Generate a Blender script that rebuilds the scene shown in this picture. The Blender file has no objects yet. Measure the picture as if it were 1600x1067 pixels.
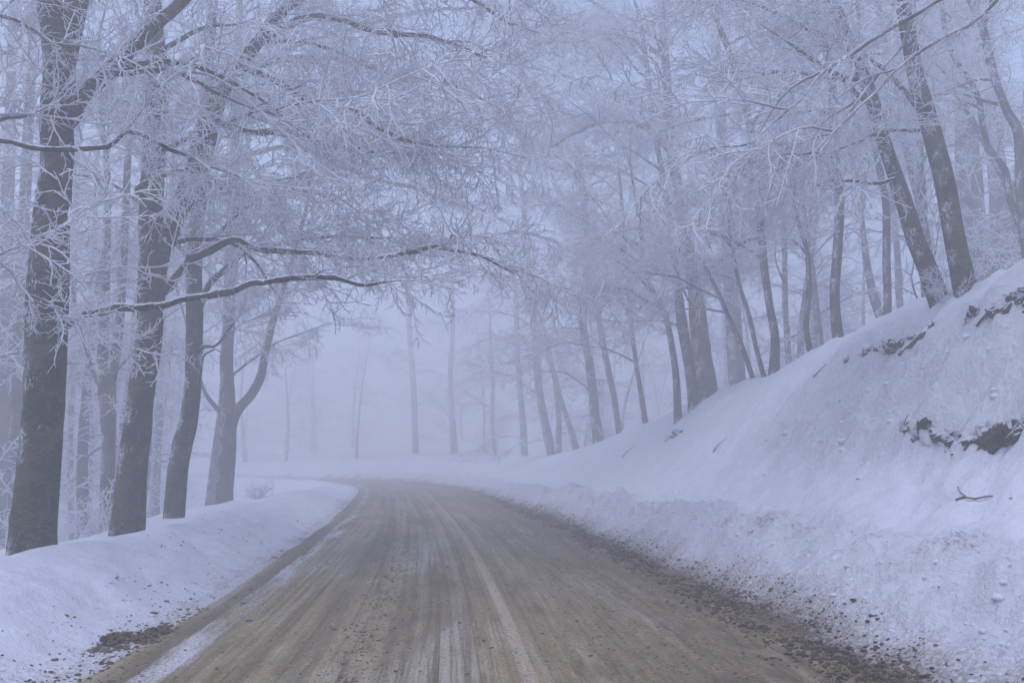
import bpy, math, random
import numpy as np
from mathutils import Vector, Matrix, Quaternion

random.seed(7)
RNG = np.random.default_rng(7)
scn = bpy.context.scene
col = scn.collection

# ------------------------------------------------------------------ camera, world, sun, exposure
F_PX = 1256.0            # focal length in photo pixels (photo 1600 x 1067)
HORIZON = 720.0
PITCH = math.atan((HORIZON - 533.5) / F_PX)
EYE = 1.6
cam_d = bpy.data.cameras.new('camera')
cam = bpy.data.objects.new('camera', cam_d)
col.objects.link(cam)
cam.location = (0, 0, EYE)
cam.rotation_euler = (math.radians(90) + PITCH, 0, 0)
cam_d.sensor_width = 36.0
cam_d.lens = 36.0 * F_PX / 1600.0
cam_d.clip_start = 0.05
cam_d.clip_end = 2000
scn.camera = cam

SUN_EL, SUN_AZ = math.radians(68), math.radians(212)
world = bpy.data.worlds.new('World')
scn.world = world
world.use_nodes = True
wn = world.node_tree
sky = wn.nodes.new('ShaderNodeTexSky')
sky.sky_type = 'NISHITA'
sky.sun_disc = False
sky.sun_elevation = SUN_EL
sky.sun_rotation = SUN_AZ
sky.air_density = 1.0
sky.dust_density = 0.5
sky.ozone_density = 2.0
wn.links.new(sky.outputs[0], wn.nodes['Background'].inputs[0])
wn.nodes['Background'].inputs[1].default_value = 0.15

sun_d = bpy.data.lights.new('sun', 'SUN')
sun_d.energy = 1.4
sun_d.angle = math.radians(60)
sun_d.color = (0.93, 0.88, 1.0)
sun = bpy.data.objects.new('sun', sun_d)
col.objects.link(sun)
sun.rotation_euler = (math.radians(90) - SUN_EL, 0, math.pi - SUN_AZ)

scn.view_settings.view_transform = 'Standard'
scn.view_settings.look = 'None'
scn.view_settings.gamma = 1.0
scn.view_settings.use_curve_mapping = False
scn.view_settings.exposure = 0.67
scn.cycles.use_denoising = True
scn.cycles.max_bounces = 12
scn.cycles.diffuse_bounces = 4
scn.cycles.glossy_bounces = 1
scn.cycles.volume_bounces = 3
scn.cycles.use_adaptive_sampling = True
scn.cycles.adaptive_threshold = 0.02
scn.cycles.adaptive_min_samples = 16

HAZE_DENSITY = 0.0235

# ------------------------------------------------------------------ small helpers
def px(x, y, Y):
    """photo pixel -> world point at horizontal distance Y in front of the camera"""
    xc = (x - 800.0) / F_PX
    yc = (533.5 - y) / F_PX
    c, s = math.cos(PITCH), math.sin(PITCH)
    d = Vector((xc, c - yc * s, s + yc * c))
    t = Y / d.y
    return Vector((d.x * t, Y, EYE + d.z * t))

def ray(x, y):
    xc = (x - 800.0) / F_PX
    yc = (533.5 - y) / F_PX
    c, s = math.cos(PITCH), math.sin(PITCH)
    return Vector((xc, c - yc * s, s + yc * c))

def hash2(ix, iy, seed):
    h = (ix.astype(np.int64) * 374761393 + iy.astype(np.int64) * 668265263 + seed * 1442695041) & 0xFFFFFFFF
    h = ((h ^ (h >> 13)) * 1274126177) & 0xFFFFFFFF
    h = h ^ (h >> 16)
    return (h & 0xFFFF) / 65535.0

def vnoise(x, y, seed=0):
    x = np.asarray(x, dtype=np.float64); y = np.asarray(y, dtype=np.float64)
    ix = np.floor(x); iy = np.floor(y)
    fx = x - ix; fy = y - iy
    fx = fx * fx * (3 - 2 * fx); fy = fy * fy * (3 - 2 * fy)
    a = hash2(ix, iy, seed); b = hash2(ix + 1, iy, seed)
    c = hash2(ix, iy + 1, seed); d = hash2(ix + 1, iy + 1, seed)
    return (a * (1 - fx) + b * fx) * (1 - fy) + (c * (1 - fx) + d * fx) * fy

def fbm(x, y, octaves=4, seed=0):
    s = 0.0; a = 0.5; t = 0.0
    x = np.asarray(x, dtype=np.float64); y = np.asarray(y, dtype=np.float64)
    for o in range(octaves):
        s = s + a * vnoise(x, y, seed + 17 * o)
        t += a; a *= 0.5
        x = x * 2.03 + 11.3; y = y * 2.03 + 5.7
    return s / t * 2 - 1          # about -1..1

def sstep(a, b, x):
    t = np.clip((x - a) / (b - a), 0, 1)
    return t * t * (3 - 2 * t)

def mesh_from_arrays(name, V, Fq, attrs=None, smooth=True, mat=None):
    me = bpy.data.meshes.new(name)
    V = np.asarray(V, dtype=np.float32)
    Fq = np.asarray(Fq, dtype=np.int32)
    n, k = Fq.shape
    me.vertices.add(len(V)); me.vertices.foreach_set('co', V.ravel())
    me.loops.add(n * k); me.loops.foreach_set('vertex_index', Fq.ravel())
    me.polygons.add(n)
    me.polygons.foreach_set('loop_start', np.arange(0, n * k, k, dtype=np.int32))
    me.polygons.foreach_set('use_smooth', np.full(n, smooth, dtype=bool))
    if attrs:
        for an, av in attrs.items():
            a = me.attributes.new(an, 'FLOAT', 'POINT')
            a.data.foreach_set('value', np.asarray(av, dtype=np.float32))
    me.update(calc_edges=True)
    if mat: me.materials.append(mat)
    return me

def tag(o, label=None, cat=None, group=None, kind=None):
    if label: o['label'] = label
    if cat: o['category'] = cat
    if group: o['group'] = group
    if kind: o['kind'] = kind
    return o

def new_obj(name, me, parent=None):
    o = bpy.data.objects.new(name, me)
    col.objects.link(o)
    if parent is not None: o.parent = parent
    return o

class MB:
    """collects tubes into one quad mesh with a 'rad' attribute (metres)"""
    def __init__(s):
        s.V = []; s.F = []; s.R = []; s.n = 0
    def tube(s, P, R, sides=5, wob=0.0, seed=0):
        P = np.asarray(P, dtype=np.float64); R = np.asarray(R, dtype=np.float64)
        n = len(P)
        T = np.gradient(P, axis=0)
        T /= np.linalg.norm(T, axis=1)[:, None] + 1e-9
        up = np.array([0, 0, 1.0]) if abs(T[0, 2]) < 0.9 else np.array([1.0, 0, 0])
        N = np.zeros((n, 3))
        a = up - T[0] * np.dot(up, T[0]); N[0] = a / np.linalg.norm(a)
        for i in range(1, n):
            a = N[i - 1] - T[i] * np.dot(N[i - 1], T[i]); N[i] = a / (np.linalg.norm(a) + 1e-9)
        B = np.cross(T, N)
        th = np.arange(sides) * 2 * math.pi / sides
        rr = np.repeat(R[:, None], sides, axis=1)
        if wob > 0:
            ln = np.concatenate([[0], np.cumsum(np.linalg.norm(np.diff(P, axis=0), axis=1))])
            gx = np.cos(th)[None, :] * 1.3 + 7; gy = np.sin(th)[None, :] * 1.3
            rr = rr * (1 + wob * fbm(gx + ln[:, None] * 0.35, gy + ln[:, None] * 1.1, 4, seed)
                         + wob * .5 * fbm(gx * 2 + seed, gy * 2 + ln[:, None] * 4.0, 3, seed + 5))
        ring = P[:, None, :] + rr[:, :, None] * (np.cos(th)[None, :, None] * N[:, None, :] + np.sin(th)[None, :, None] * B[:, None, :])
        s.V.append(ring.reshape(-1, 3))
        s.R.append(np.repeat(R, sides))
        i = np.arange(n - 1)[:, None] * sides; j = np.arange(sides)[None, :]; k = (j + 1) % sides
        q = np.stack([i + j, i + k, i + sides + k, i + sides + j], axis=-1).reshape(-1, 4) + s.n
        s.F.append(q)
        s.n += n * sides
    def mesh(s, name, mat, base=None):
        V = np.concatenate(s.V)
        if base is not None: V = V - np.array(base)
        return mesh_from_arrays(name, V, np.concatenate(s.F), {'rad': np.concatenate(s.R)}, True, mat)

def smooth_path(P, step):
    """Catmull-Rom through rows of P (any columns; first three are xyz), resampled about every step metres"""
    P = np.asarray(P, dtype=np.float64)
    if len(P) < 3:
        P = np.vstack([P[0], (P[0] + P[-1]) / 2, P[-1]])
    Q = np.vstack([2 * P[0] - P[1], P, 2 * P[-1] - P[-2]])
    out = []
    for i in range(1, len(Q) - 2):
        L = np.linalg.norm(Q[i + 1, :3] - Q[i, :3])
        m = max(1, int(math.ceil(L / step)))
        for t in np.arange(m) / m:
            a, b, c, d = Q[i - 1], Q[i], Q[i + 1], Q[i + 2]
            out.append(0.5 * ((2 * b) + (-a + c) * t + (2 * a - 5 * b + 4 * c - d) * t * t + (-a + 3 * b - 3 * c + d) * t ** 3))
    out.append(P[-1])
    return np.array(out)

# ------------------------------------------------------------------ materials
def mat_new(name):
    m = bpy.data.materials.new(name); m.use_nodes = True
    nt = m.node_tree; nt.nodes.clear()
    o = nt.nodes.new('ShaderNodeOutputMaterial')
    b = nt.nodes.new('ShaderNodeBsdfPrincipled')
    nt.links.new(b.outputs[0], o.inputs[0])
    b.inputs['Specular IOR Level'].default_value = 0.25
    return m, nt, b

class N:
    def __init__(s, nt): s.nt = nt
    def node(s, t, **kw):
        n = s.nt.nodes.new(t)
        for k, v in kw.items(): setattr(n, k, v)
        return n
    def link(s, a, b): s.nt.links.new(a, b)
    def put(s, sock, v):
        if hasattr(v, 'is_linked') or isinstance(v, bpy.types.NodeSocket): s.link(v, sock)
        else: sock.default_value = v
    def math(s, op, a, b=0.0, clamp=False):
        n = s.node('ShaderNodeMath', operation=op, use_clamp=clamp)
        s.put(n.inputs[0], a); s.put(n.inputs[1], b)
        return n.outputs[0]
    def noise(s, vec, scale, detail=4, rough=0.55, dist=0.0):
        n = s.node('ShaderNodeTexNoise')
        if vec is not None: s.link(vec, n.inputs['Vector'])
        n.inputs['Scale'].default_value = scale; n.inputs['Detail'].default_value = detail
        n.inputs['Roughness'].default_value = rough; n.inputs['Distortion'].default_value = dist
        return n.outputs[0]
    def rng(s, v, a, b, c=0.0, d=1.0, smooth=True):
        n = s.node('ShaderNodeMapRange')
        n.interpolation_type = 'SMOOTHSTEP' if smooth else 'LINEAR'
        s.put(n.inputs[0], v)
        n.inputs[1].default_value = a; n.inputs[2].default_value = b
        n.inputs[3].default_value = c; n.inputs[4].default_value = d
        return n.outputs[0]
    def mix(s, f, a, b):
        n = s.node('ShaderNodeMix', data_type='RGBA')
        s.put(n.inputs[0], f)
        for sock, v in ((n.inputs[6], a), (n.inputs[7], b)):
            if isinstance(v, tuple): sock.default_value = (*v, 1)
            else: s.link(v, sock)
        return n.outputs[2]
    def mapping(s, vec, scale):
        n = s.node('ShaderNodeMapping')
        s.link(vec, n.inputs[0]); n.inputs['Scale'].default_value = scale
        return n.outputs[0]
    def bump(s, h, strength, dist, nrm=None):
        n = s.node('ShaderNodeBump')
        s.link(h, n.inputs['Height']); n.inputs['Strength'].default_value = strength
        n.inputs['Distance'].default_value = dist
        if nrm is not None: s.link(nrm, n.inputs['Normal'])
        return n.outputs[0]

SNOW = (0.86, 0.87, 0.92)

def bark_material():
    """grey beech bark; rime grows with thinness ('rad') and on what faces up"""
    m, nt, b = mat_new('rimed_bark'); k = N(nt)
    tc = k.node('ShaderNodeTexCoord').outputs['Object']
    geo = k.node('ShaderNodeNewGeometry')
    sep = k.node('ShaderNodeSeparateXYZ'); k.link(geo.outputs['Normal'], sep.inputs[0])
    at = k.node('ShaderNodeAttribute', attribute_name='rad'); rad = at.outputs['Fac']
    n1 = k.noise(k.mapping(tc, (1, 1, 2.6)), 2.2, 5, 0.6)
    n2 = k.noise(k.mapping(tc, (1, 1, 3.5)), 9.0, 5, 0.65)
    n3 = k.noise(k.mapping(tc, (1, 1, 7.0)), 16.0, 3, 0.6)
    n4 = k.noise(tc, 1.1, 5, 0.7, 0.4)
    base = k.mix(k.rng(n1, .40, .60), (0.014, 0.010, 0.005), (0.064, 0.050, 0.024))
    base = k.mix(k.rng(n2, .47, .58, 0, .65), base, (0.122, 0.097, 0.052))
    base = k.mix(k.rng(k.math('ADD', n4, k.math('MULTIPLY', n2, .35)), .64, .70, 0, .92), base, (0.005, 0.004, 0.002))   # dark moss and wet bark
    base = k.mix(k.rng(n3, .51, .60, 0, .6), base, (0.159, 0.132, 0.076))
    n5 = k.noise(k.mapping(tc, (1, 1, .6)), 1.6, 4, .6, .5)
    base = k.mix(k.math('MULTIPLY', k.rng(n5, .50, .60, 0, .75), k.rng(n3, .38, .56, .35, 1)), base, (.15, .132, .095))
    # frost: specks on trunks, caps on upper faces, overall on thin twigs
    nf = k.noise(k.mapping(tc, (1, 1, .55)), 30.0, 4, 0.75)
    nl = k.noise(tc, 1.7, 3, 0.6)
    speck = k.math('MULTIPLY', k.rng(nf, .60, .67), k.rng(nl, .50, .64))
    upn = k.math('ADD', sep.outputs['Z'], k.math('MULTIPLY', k.math('SUBTRACT', nf, .5), 1.3))
    wd = k.node('ShaderNodeVectorMath', operation='DOT_PRODUCT'); k.link(geo.outputs['Normal'], wd.inputs[0]); wd.inputs[1].default_value = (-.75, -.6, .28)
    wind = k.math('MULTIPLY', k.rng(k.math('ADD', wd.outputs['Value'], k.math('MULTIPLY', k.math('SUBTRACT', nf, .5), 2.6)), .70, 1.1, 0, .75), k.rng(nl, .47, .62))
    speck = k.math('MAXIMUM', speck, wind)
    cap = k.math('MULTIPLY', k.rng(upn, .30, .60), k.rng(rad, .10, .05))
    thin = k.rng(rad, .024, .011)
    upt = k.rng(upn, -.75, .15, .42, 1.0)
    rime = k.math('MAXIMUM', k.math('MULTIPLY', thin, upt), k.math('MAXIMUM', cap, speck), clamp=True)
    c = k.mix(rime, base, SNOW)
    k.link(c, b.inputs['Base Color'])
    b.inputs['Roughness'].default_value = 0.85
    h = k.math('ADD', k.math('MULTIPLY', n2, .5), k.math('ADD', k.math('MULTIPLY', n3, .35), k.math('MULTIPLY', rime, .5)))
    k.link(k.bump(h, 1.0, 0.035), b.inputs['Normal'])
    return m

def twig_material():
    """thin twigs thick with rime, dark wood showing below"""
    m, nt, b = mat_new('rimed_twig'); k = N(nt)
    tc = k.node('ShaderNodeTexCoord').outputs['Object']
    geo = k.node('ShaderNodeNewGeometry')
    sep = k.node('ShaderNodeSeparateXYZ'); k.link(geo.outputs['Normal'], sep.inputs[0])
    rad = k.node('ShaderNodeAttribute', attribute_name='rad').outputs['Fac']
    nf = k.noise(tc, 26.0, 1, 0.6)
    upn = k.math('ADD', sep.outputs['Z'], k.math('MULTIPLY', k.math('SUBTRACT', nf, .5), 1.6))
    rime = k.math('MAXIMUM', k.math('MULTIPLY', k.rng(rad, .022, .013), k.rng(upn, -.75, .05, .55, 1.0)), k.rng(upn, .25, .55))
    k.link(k.mix(rime, (.05, .036, .024), SNOW), b.inputs['Base Color'])
    b.inputs['Roughness'].default_value = 0.9; b.inputs['Specular IOR Level'].default_value = 0.1
    tr = k.node('ShaderNodeBsdfTranslucent'); tr.inputs[0].default_value = (.86, .87, .92, 1)
    ms = k.node('ShaderNodeMixShader'); k.link(k.math('MULTIPLY', rime, .30), ms.inputs[0])
    k.link(b.outputs[0], ms.inputs[1]); k.link(tr.outputs[0], ms.inputs[2])
    k.link(ms.outputs[0], nt.nodes['Material Output'].inputs[0])
    return m

def snow_material():
    m, nt, b = mat_new('snow'); k = N(nt)
    tc = k.node('ShaderNodeTexCoord').outputs['Object']
    dirt = k.node('ShaderNodeAttribute', attribute_name='dirt').outputs['Fac']
    rgh = k.node('ShaderNodeAttribute', attribute_name='rough').outputs['Fac']
    n1 = k.noise(tc, 6.0, 6, 0.62)
    n2 = k.noise(tc, 45.0, 5, 0.7)
    n3 = k.noise(tc, 22.0, 4, 0.7, .3)
    c = k.mix(k.rng(n1, .3, .7), (.70, .72, .79), (.77, .785, .84))
    d = k.math('ADD', dirt, k.math('MULTIPLY', k.math('SUBTRACT', n3, .5), 1.5))
    d = k.math('ADD', d, k.math('MULTIPLY', k.math('SUBTRACT', n2, .5), .9))
    c = k.mix(k.rng(d, .45, .95, 0, .75), c, (.34, .29, .24))
    c = k.mix(k.rng(d, .85, 1.35, 0, .95), c, (.085, .066, .045))
    k.link(c, b.inputs['Base Color'])
    b.inputs['Roughness'].default_value = 0.75
    h = k.math('ADD', n1, k.math('MULTIPLY', n2, .30))
    n4 = k.noise(tc, 11.0, 5, 0.68, .2)
    h = k.math('ADD', h, k.math('MULTIPLY', k.math('MULTIPLY', n4, rgh), 2.4))
    k.link(k.bump(h, 0.8, 0.05), b.inputs['Normal'])
    return m

def road_material():
    m, nt, b = mat_new('slushy_asphalt'); k = N(nt)
    uv = k.node('ShaderNodeUVMap', uv_map='UVMap').outputs[0]
    sp = k.node('ShaderNodeSeparateXYZ'); k.link(uv, sp.inputs[0])
    s, v = sp.outputs[0], sp.outputs[1]
    fine = k.noise(k.mapping(uv, (.07, 16, 1)), 1.0, 6, 0.7)
    mid = k.noise(k.mapping(uv, (.022, 4.2, 1)), 1.0, 5, 0.65, 0)
    wide = k.noise(k.mapping(uv, (.012, 1.3, 1)), 1.0, 4, 0.6, 0)
    grain = k.noise(uv, 38.0, 5, 0.8)
    clump = k.noise(k.mapping(uv, (2.6, 6.0, 1)), 1.0, 6, 0.75, .3)
    patch = k.noise(k.mapping(uv, (.30, 2.2, 1)), 1.0, 6, 0.75, 0)
    c = k.mix(k.rng(mid, .34, .66), (0.207, 0.150, 0.070), (0.386, 0.301, 0.153))
    c = k.mix(k.rng(fine, .42, .74, 0, .75), c, (0.494, 0.407, 0.251))
    c = k.mix(k.rng(wide, .50, .66, 0, .75), c, (0.178, 0.131, 0.061))
    c = k.mix(k.rng(fine, .46, .30, 0, .6), c, (0.114, 0.083, 0.042))
    br = k.noise(k.mapping(uv, (.22, .9, 1)), 1.0, 5, 0.65)
    c = k.mix(k.math('MULTIPLY', k.rng(br, .52, .66), k.rng(fine, .36, .56)), c, (0.494, 0.436, 0.334))
    c = k.mix(k.rng(br, .48, .36, 0, .75), c, (0.128, 0.099, 0.058))
    for ang, off, sc_ in ((.045, 0, 7.0), (-.03, 31, 9.0)):
        cm = k.node('ShaderNodeCombineXYZ')
        k.link(k.math('MULTIPLY', s, .03), cm.inputs[0])
        k.link(k.math('MULTIPLY', k.math('ADD', v, k.math('MULTIPLY', s, ang)), sc_), cm.inputs[1]); cm.inputs[2].default_value = off
        tk = k.noise(cm.outputs[0], 1.0, 3, .6)
        c = k.mix(k.math('MULTIPLY', k.rng(tk, .58, .66, 0, .55), k.rng(br, .40, .55)), c, (0.133, 0.107, 0.070))
        c = k.mix(k.math('MULTIPLY', k.rng(tk, .42, .35, 0, .5), k.rng(br, .42, .6)), c, (0.474, 0.417, 0.325))
    film = k.noise(k.mapping(uv, (.09, .75, 1)), 1.0, 6, .7)
    c = k.mix(k.math('MULTIPLY', k.rng(film, .52, .66, 0, .28), k.rng(v, 2.2, .6)), c, (.50, .47, .42))
    # brown slush gathers along the right side and in streaks between the wheel tracks
    vn = k.math('ADD', v, k.math('MULTIPLY', k.math('SUBTRACT', wide, .5), 1.6))
    side = k.rng(vn, .5, 2.5, 0, 1)
    sl = k.math('ADD', k.math('MULTIPLY', side, .34), k.math('MULTIPLY', k.math('SUBTRACT', clump, .5), 1.1))
    sl = k.math('ADD', sl, k.math('MULTIPLY', k.math('SUBTRACT', mid, .5), .9))
    c = k.mix(k.rng(sl, .10, .44, 0, .80), c, (0.153, 0.102, 0.049))
    c = k.mix(k.rng(sl, .38, .62, 0, .85), c, (0.061, 0.041, 0.019))
    streak2 = k.math('MULTIPLY', k.rng(k.math('ABSOLUTE', k.math('ADD', v, .95)), .30, .02), k.rng(clump, .46, .66))
    c = k.mix(k.math('MULTIPLY', streak2, .75), c, (0.079, 0.056, 0.026))
    # dark smooth wheel tracks on the left
    for v0, w, a in ((-1.35, .16, .45), (-2.62, .18, .55), (1.55, .22, .25)):
        t = k.math('ABSOLUTE', k.math('SUBTRACT', k.math('ADD', v, k.math('MULTIPLY', k.math('SUBTRACT', wide, .5), .2)), v0))
        c = k.mix(k.math('MULTIPLY', k.rng(t, w, w * .3), k.rng(mid, .30, .55, .4, a * 1.4)), c, (0.178, 0.141, 0.079))
    # worn pale lane line
    ln = k.math('ABSOLUTE', k.math('SUBTRACT', v, .36))
    c = k.mix(k.math('MULTIPLY', k.rng(ln, .075, .04), k.rng(grain, .30, .60, .35, .75)), c, (0.573, 0.456, 0.334))
    # packed snow left lying in patches near the left edge and thin frost further off
    ps = k.math('ADD', k.math('SUBTRACT', patch, .5), k.rng(v, -1.9, -2.4, -.34, .02))
    ps = k.math('SUBTRACT', ps, k.rng(k.math('ABSOLUTE', k.math('ADD', v, 2.72)), .20, .08, 0, .22))
    ps = k.math('ADD', ps, k.rng(v, -2.8, -3.1, 0, .35))
    ps = k.math('ADD', ps, k.math('MULTIPLY', k.math('SUBTRACT', grain, .5), .5))
    snowf = k.rng(ps, -.06, .14, 0, .88)
    c = k.mix(snowf, c, (.72, .73, .78))
    c = k.mix(k.rng(grain, .36, .56, .55, 0), c, (0.059, 0.047, 0.030))
    g2 = k.noise(uv, 17.0, 5, 0.8); g3 = k.noise(k.mapping(uv, (1.5, 5, 1)), 1.0, 4, .7)
    spk = k.math('ADD', g2, k.math('MULTIPLY', k.math('SUBTRACT', g3, .5), .5))
    c = k.mix(k.rng(spk, .55, .66, 0, .75), c, (0.084, 0.060, 0.030))
    c = k.mix(k.rng(spk, .44, .34, 0, .45), c, (0.553, 0.485, 0.371))
    k.link(c, b.inputs['Base Color'])
    k.link(k.rng(mid, .3, .7, .75, .45), b.inputs['Roughness'])
    h = k.math('ADD', k.math('MULTIPLY', fine, .5), k.math('ADD', k.math('MULTIPLY', grain, .30), k.math('MULTIPLY', clump, .7)))
    k.link(k.bump(h, 0.8, 0.035), b.inputs['Normal'])
    return m

def slush_material(name='brown_slush', f=1.0):
    m, nt, b = mat_new(name); k = N(nt)
    tc = k.node('ShaderNodeTexCoord').outputs['Object']
    n1 = k.noise(tc, 3.0, 4, .7); n2 = k.noise(tc, 30.0, 4, .7)
    c = k.mix(k.rng(n1, .3, .7), (.075 * f, .052 * f, .026 * f), (.19 * f, .14 * f, .08 * f))
    c = k.mix(k.rng(n2, .58, .75, 0, .7), c, (.45, .43, .42))
    k.link(c, b.inputs['Base Color']); b.inputs['Roughness'].default_value = .7
    k.link(k.bump(n2, .6, .01), b.inputs['Normal'])
    return m

def earth_material():
    """dark earth and leaf litter, snow on what faces up"""
    m, nt, b = mat_new('snowy_earth'); k = N(nt)
    tc = k.node('ShaderNodeTexCoord').outputs['Object']
    geo = k.node('ShaderNodeNewGeometry')
    sep = k.node('ShaderNodeSeparateXYZ'); k.link(geo.outputs['Normal'], sep.inputs[0])
    n1 = k.noise(tc, 8.0, 5, .7); n2 = k.noise(tc, 40.0, 4, .7)
    c = k.mix(k.rng(n1, .35, .65), (.04, .03, .02), (.15, .11, .065))
    c = k.mix(k.rng(n2, .6, .72, 0, .6), c, (.17, .12, .075))
    up = k.math('ADD', sep.outputs['Z'], k.math('MULTIPLY', k.math('SUBTRACT', n1, .5), 1.1))
    c = k.mix(k.rng(up, .26, .48), c, SNOW)
    k.link(c, b.inputs['Base Color']); b.inputs['Roughness'].default_value = .85
    k.link(k.bump(k.math('ADD', n1, k.math('MULTIPLY', n2, .4)), .8, .04), b.inputs['Normal'])
    return m

M_BARK = bark_material()
M_SNOW = snow_material()
M_TWIG = twig_material()
M_ROAD = road_material()
M_SLUSH = slush_material()
M_MUD = slush_material('dark_mud_slush', .42)
M_EARTH = earth_material()

# ------------------------------------------------------------------ road line and terrain heights
CTRL = np.array([(1.6, -60), (1.0, -30), (.45, -10), (-.02, 5.8), (-.72, 11.2), (-1.12, 15.5), (-2.3, 25), (-3.6, 33),
                 (-6.3, 50), (-10.6, 62), (-17, 70), (-27, 75.5), (-42, 79), (-65, 82), (-100, 85), (-150, 90)], dtype=float)
CL = smooth_path(np.column_stack([CTRL, np.zeros(len(CTRL))]), 0.5)[:, :2]
_k = np.exp(-.5 * (np.arange(-40, 41) / 13.0) ** 2); _k /= _k.sum()
CL = np.column_stack([np.convolve(np.pad(CL[:, i], 40, mode='reflect', reflect_type='odd'), _k, 'valid') for i in (0, 1)])
CT = np.gradient(CL, axis=0); CT /= np.linalg.norm(CT, axis=1)[:, None]
CS = np.concatenate([[0], np.cumsum(np.linalg.norm(np.diff(CL, axis=0), axis=1))])
CS -= CS[np.argmin(np.hypot(CL[:, 0], CL[:, 1]))]
HALF = 2.95

def road_sv(x, y):
    """arc length and signed side distance (right positive) of points"""
    x = np.asarray(x, float).ravel(); y = np.asarray(y, float).ravel()
    S = np.empty(len(x)); V = np.empty(len(x))
    for a in range(0, len(x), 20000):
        xs, ys = x[a:a + 20000], y[a:a + 20000]
        d2 = (xs[:, None] - CL[None, :, 0]) ** 2 + (ys[:, None] - CL[None, :, 1]) ** 2
        i = np.argmin(d2, axis=1)
        dx, dy = xs - CL[i, 0], ys - CL[i, 1]
        al = dx * CT[i, 0] + dy * CT[i, 1]
        S[a:a + 20000] = CS[i] + al
        side = dx * CT[i, 1] - dy * CT[i, 0]
        V[a:a + 20000] = np.where(np.abs(side) > 1e-6, np.sign(side), 1) * np.sqrt(np.maximum(d2[np.arange(len(i)), i] - np.minimum(al * al, .1), 0))
    return S, V

# where the crest of the right cutting stands (photo pixel of a trunk foot, distance)
RA = [((1660, 388), 10.8), ((1508, 448), 12.6), ((1400, 496), 16), ((1310, 530), 19.5), ((1209, 583), 22.5), ((1110, 625), 28), ((1009, 660), 36), ((935, 693), 43), ((861, 713), 55)]
ra = np.array([px(*p, Y) for p, Y in RA])
ra_s, ra_v = road_sv(ra[:, 0], ra[:, 1])
RC_S = np.concatenate([[-60], ra_s, [72, 85, 105, 220]])
RC_D = np.concatenate([[ra_v[0] - HALF], ra_v - HALF, [6, 6.5, 7, 8]])
RC_H = np.concatenate([[ra[0, 2]], ra[:, 2], [1.55, 1.3, 1.4, 1.6]])

def height(x, y):
    shp = np.shape(x)
    x = np.asarray(x, float).ravel(); y = np.asarray(y, float).ravel()
    s, v = road_sv(x, y)
    big = fbm(x * .11, y * .11, 3, 3)
    med = fbm(x * .55, y * .55, 4, 9)
    sml = fbm(x * 2.6, y * 2.6, 4, 21)
    lmp = fbm(x * 8.5, y * 8.5, 3, 33)
    # --- right side
    d = v - HALF + .16 * fbm(s * .8, s * 0 + 3, 4, 41) + .10 * sml
    C = np.interp(s, RC_S, RC_D); H = np.interp(s, RC_S, RC_H)
    q = np.clip(d / C, 0, None)
    berm = .30 * sstep(0, .9, d) * (1 + .35 * med)
    # lower skirt, then the cut slope, rounded off at the crest
    prof = np.where(q < 1, .09 * sstep(.0, .4, q) + .91 * (sstep(.22, 1.18, q) / sstep(.22, 1.18, 1.0)), 1.0)
    back = np.clip(d - C, 0, None)
    zr = np.where(d > 0, berm * np.clip(1 - .4 * q, 0, 1) + (H - .12) * prof + back * (.10 * np.exp(-back / 6)) + back * (.012 + .02 * big), 0)
    rough = sstep(.2, .8, d) * (1 - .5 * sstep(1.6, 2.6, d))
    zr = zr + sstep(50, 78, s) * np.minimum(back, 35) * (.085 + .05 * big) * sstep(0, 10, back)
    zr = zr + rough * (.085 * sml + .045 * lmp) + sstep(.5, 2, d) * .10 * med + .20 * np.exp(-((d - 1.25 - .3 * med) / .42) ** 2) * (1 + 1.1 * sml + .5 * lmp)
    lumpy = sstep(.42, .60, q) * (1 - sstep(.80, .92, q)) * (1 - sstep(13, 19, s))
    zr = zr + lumpy * (.11 * sml + .10 * lmp)
    # ledge dug into the cutting near the camera
    zr = zr + .16 * np.exp(-((q - .82) / .10) ** 2) * sstep(-.1, .5, med) * (1 - sstep(22, 40, s))
    # --- left side
    e = -v - HALF + .26 * fbm(s * .9, s * 0 + 8, 5, 47) + .13 * sml
    crest = np.interp(s, [-10, 8, 13, 20, 28, 38, 48, 60, 90], [.62, .60, .56, .56, .50, .34, .22, .2, .3])
    zl = (crest + .02) * sstep(-.1, 1.75, e) * (1 + .08 * med) - .16 * sstep(1.75, 2.5, e)
    fall = np.clip(e - 2.6, 0, None)
    zl = zl - np.minimum(.36 * fall * sstep(0, 2.5, fall), 7 + 2 * big) * (1 - sstep(48, 62, s) * .9)
    zl = zl + sstep(.2, 1.0, e) * (.045 * sml + .07 * med) * (1 + sstep(3, 6, e)) + .02 * lmp * sstep(0, .4, e) * (1 - sstep(1, 2, e))
    z = np.where(v > 0, np.where(d > 0, zr, d * .25), np.where(e > 0, zl, e * .25))
    z = np.maximum(z, -.12)if False else np.where((np.abs(v) < HALF + .3) & (z < 0), np.maximum(z, -.10), z)
    return z.reshape(shp)

def hz(x, y):
    return float(height(np.array([x]), np.array([y]))[0])

def ground_hit(x, y, Y0=4.0, Y1=60.0):
    """where the sight line through a photo pixel first meets the ground"""
    d = ray(x, y); Ys = np.linspace(Y0, Y1, 1400)
    X = d.x / d.y * Ys; Z = EYE + d.z / d.y * Ys
    below = np.nonzero(Z < height(X, Ys))[0]
    if len(below) == 0: return None
    i = below[0]
    return Vector((X[i], Ys[i], Z[i]))

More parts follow.
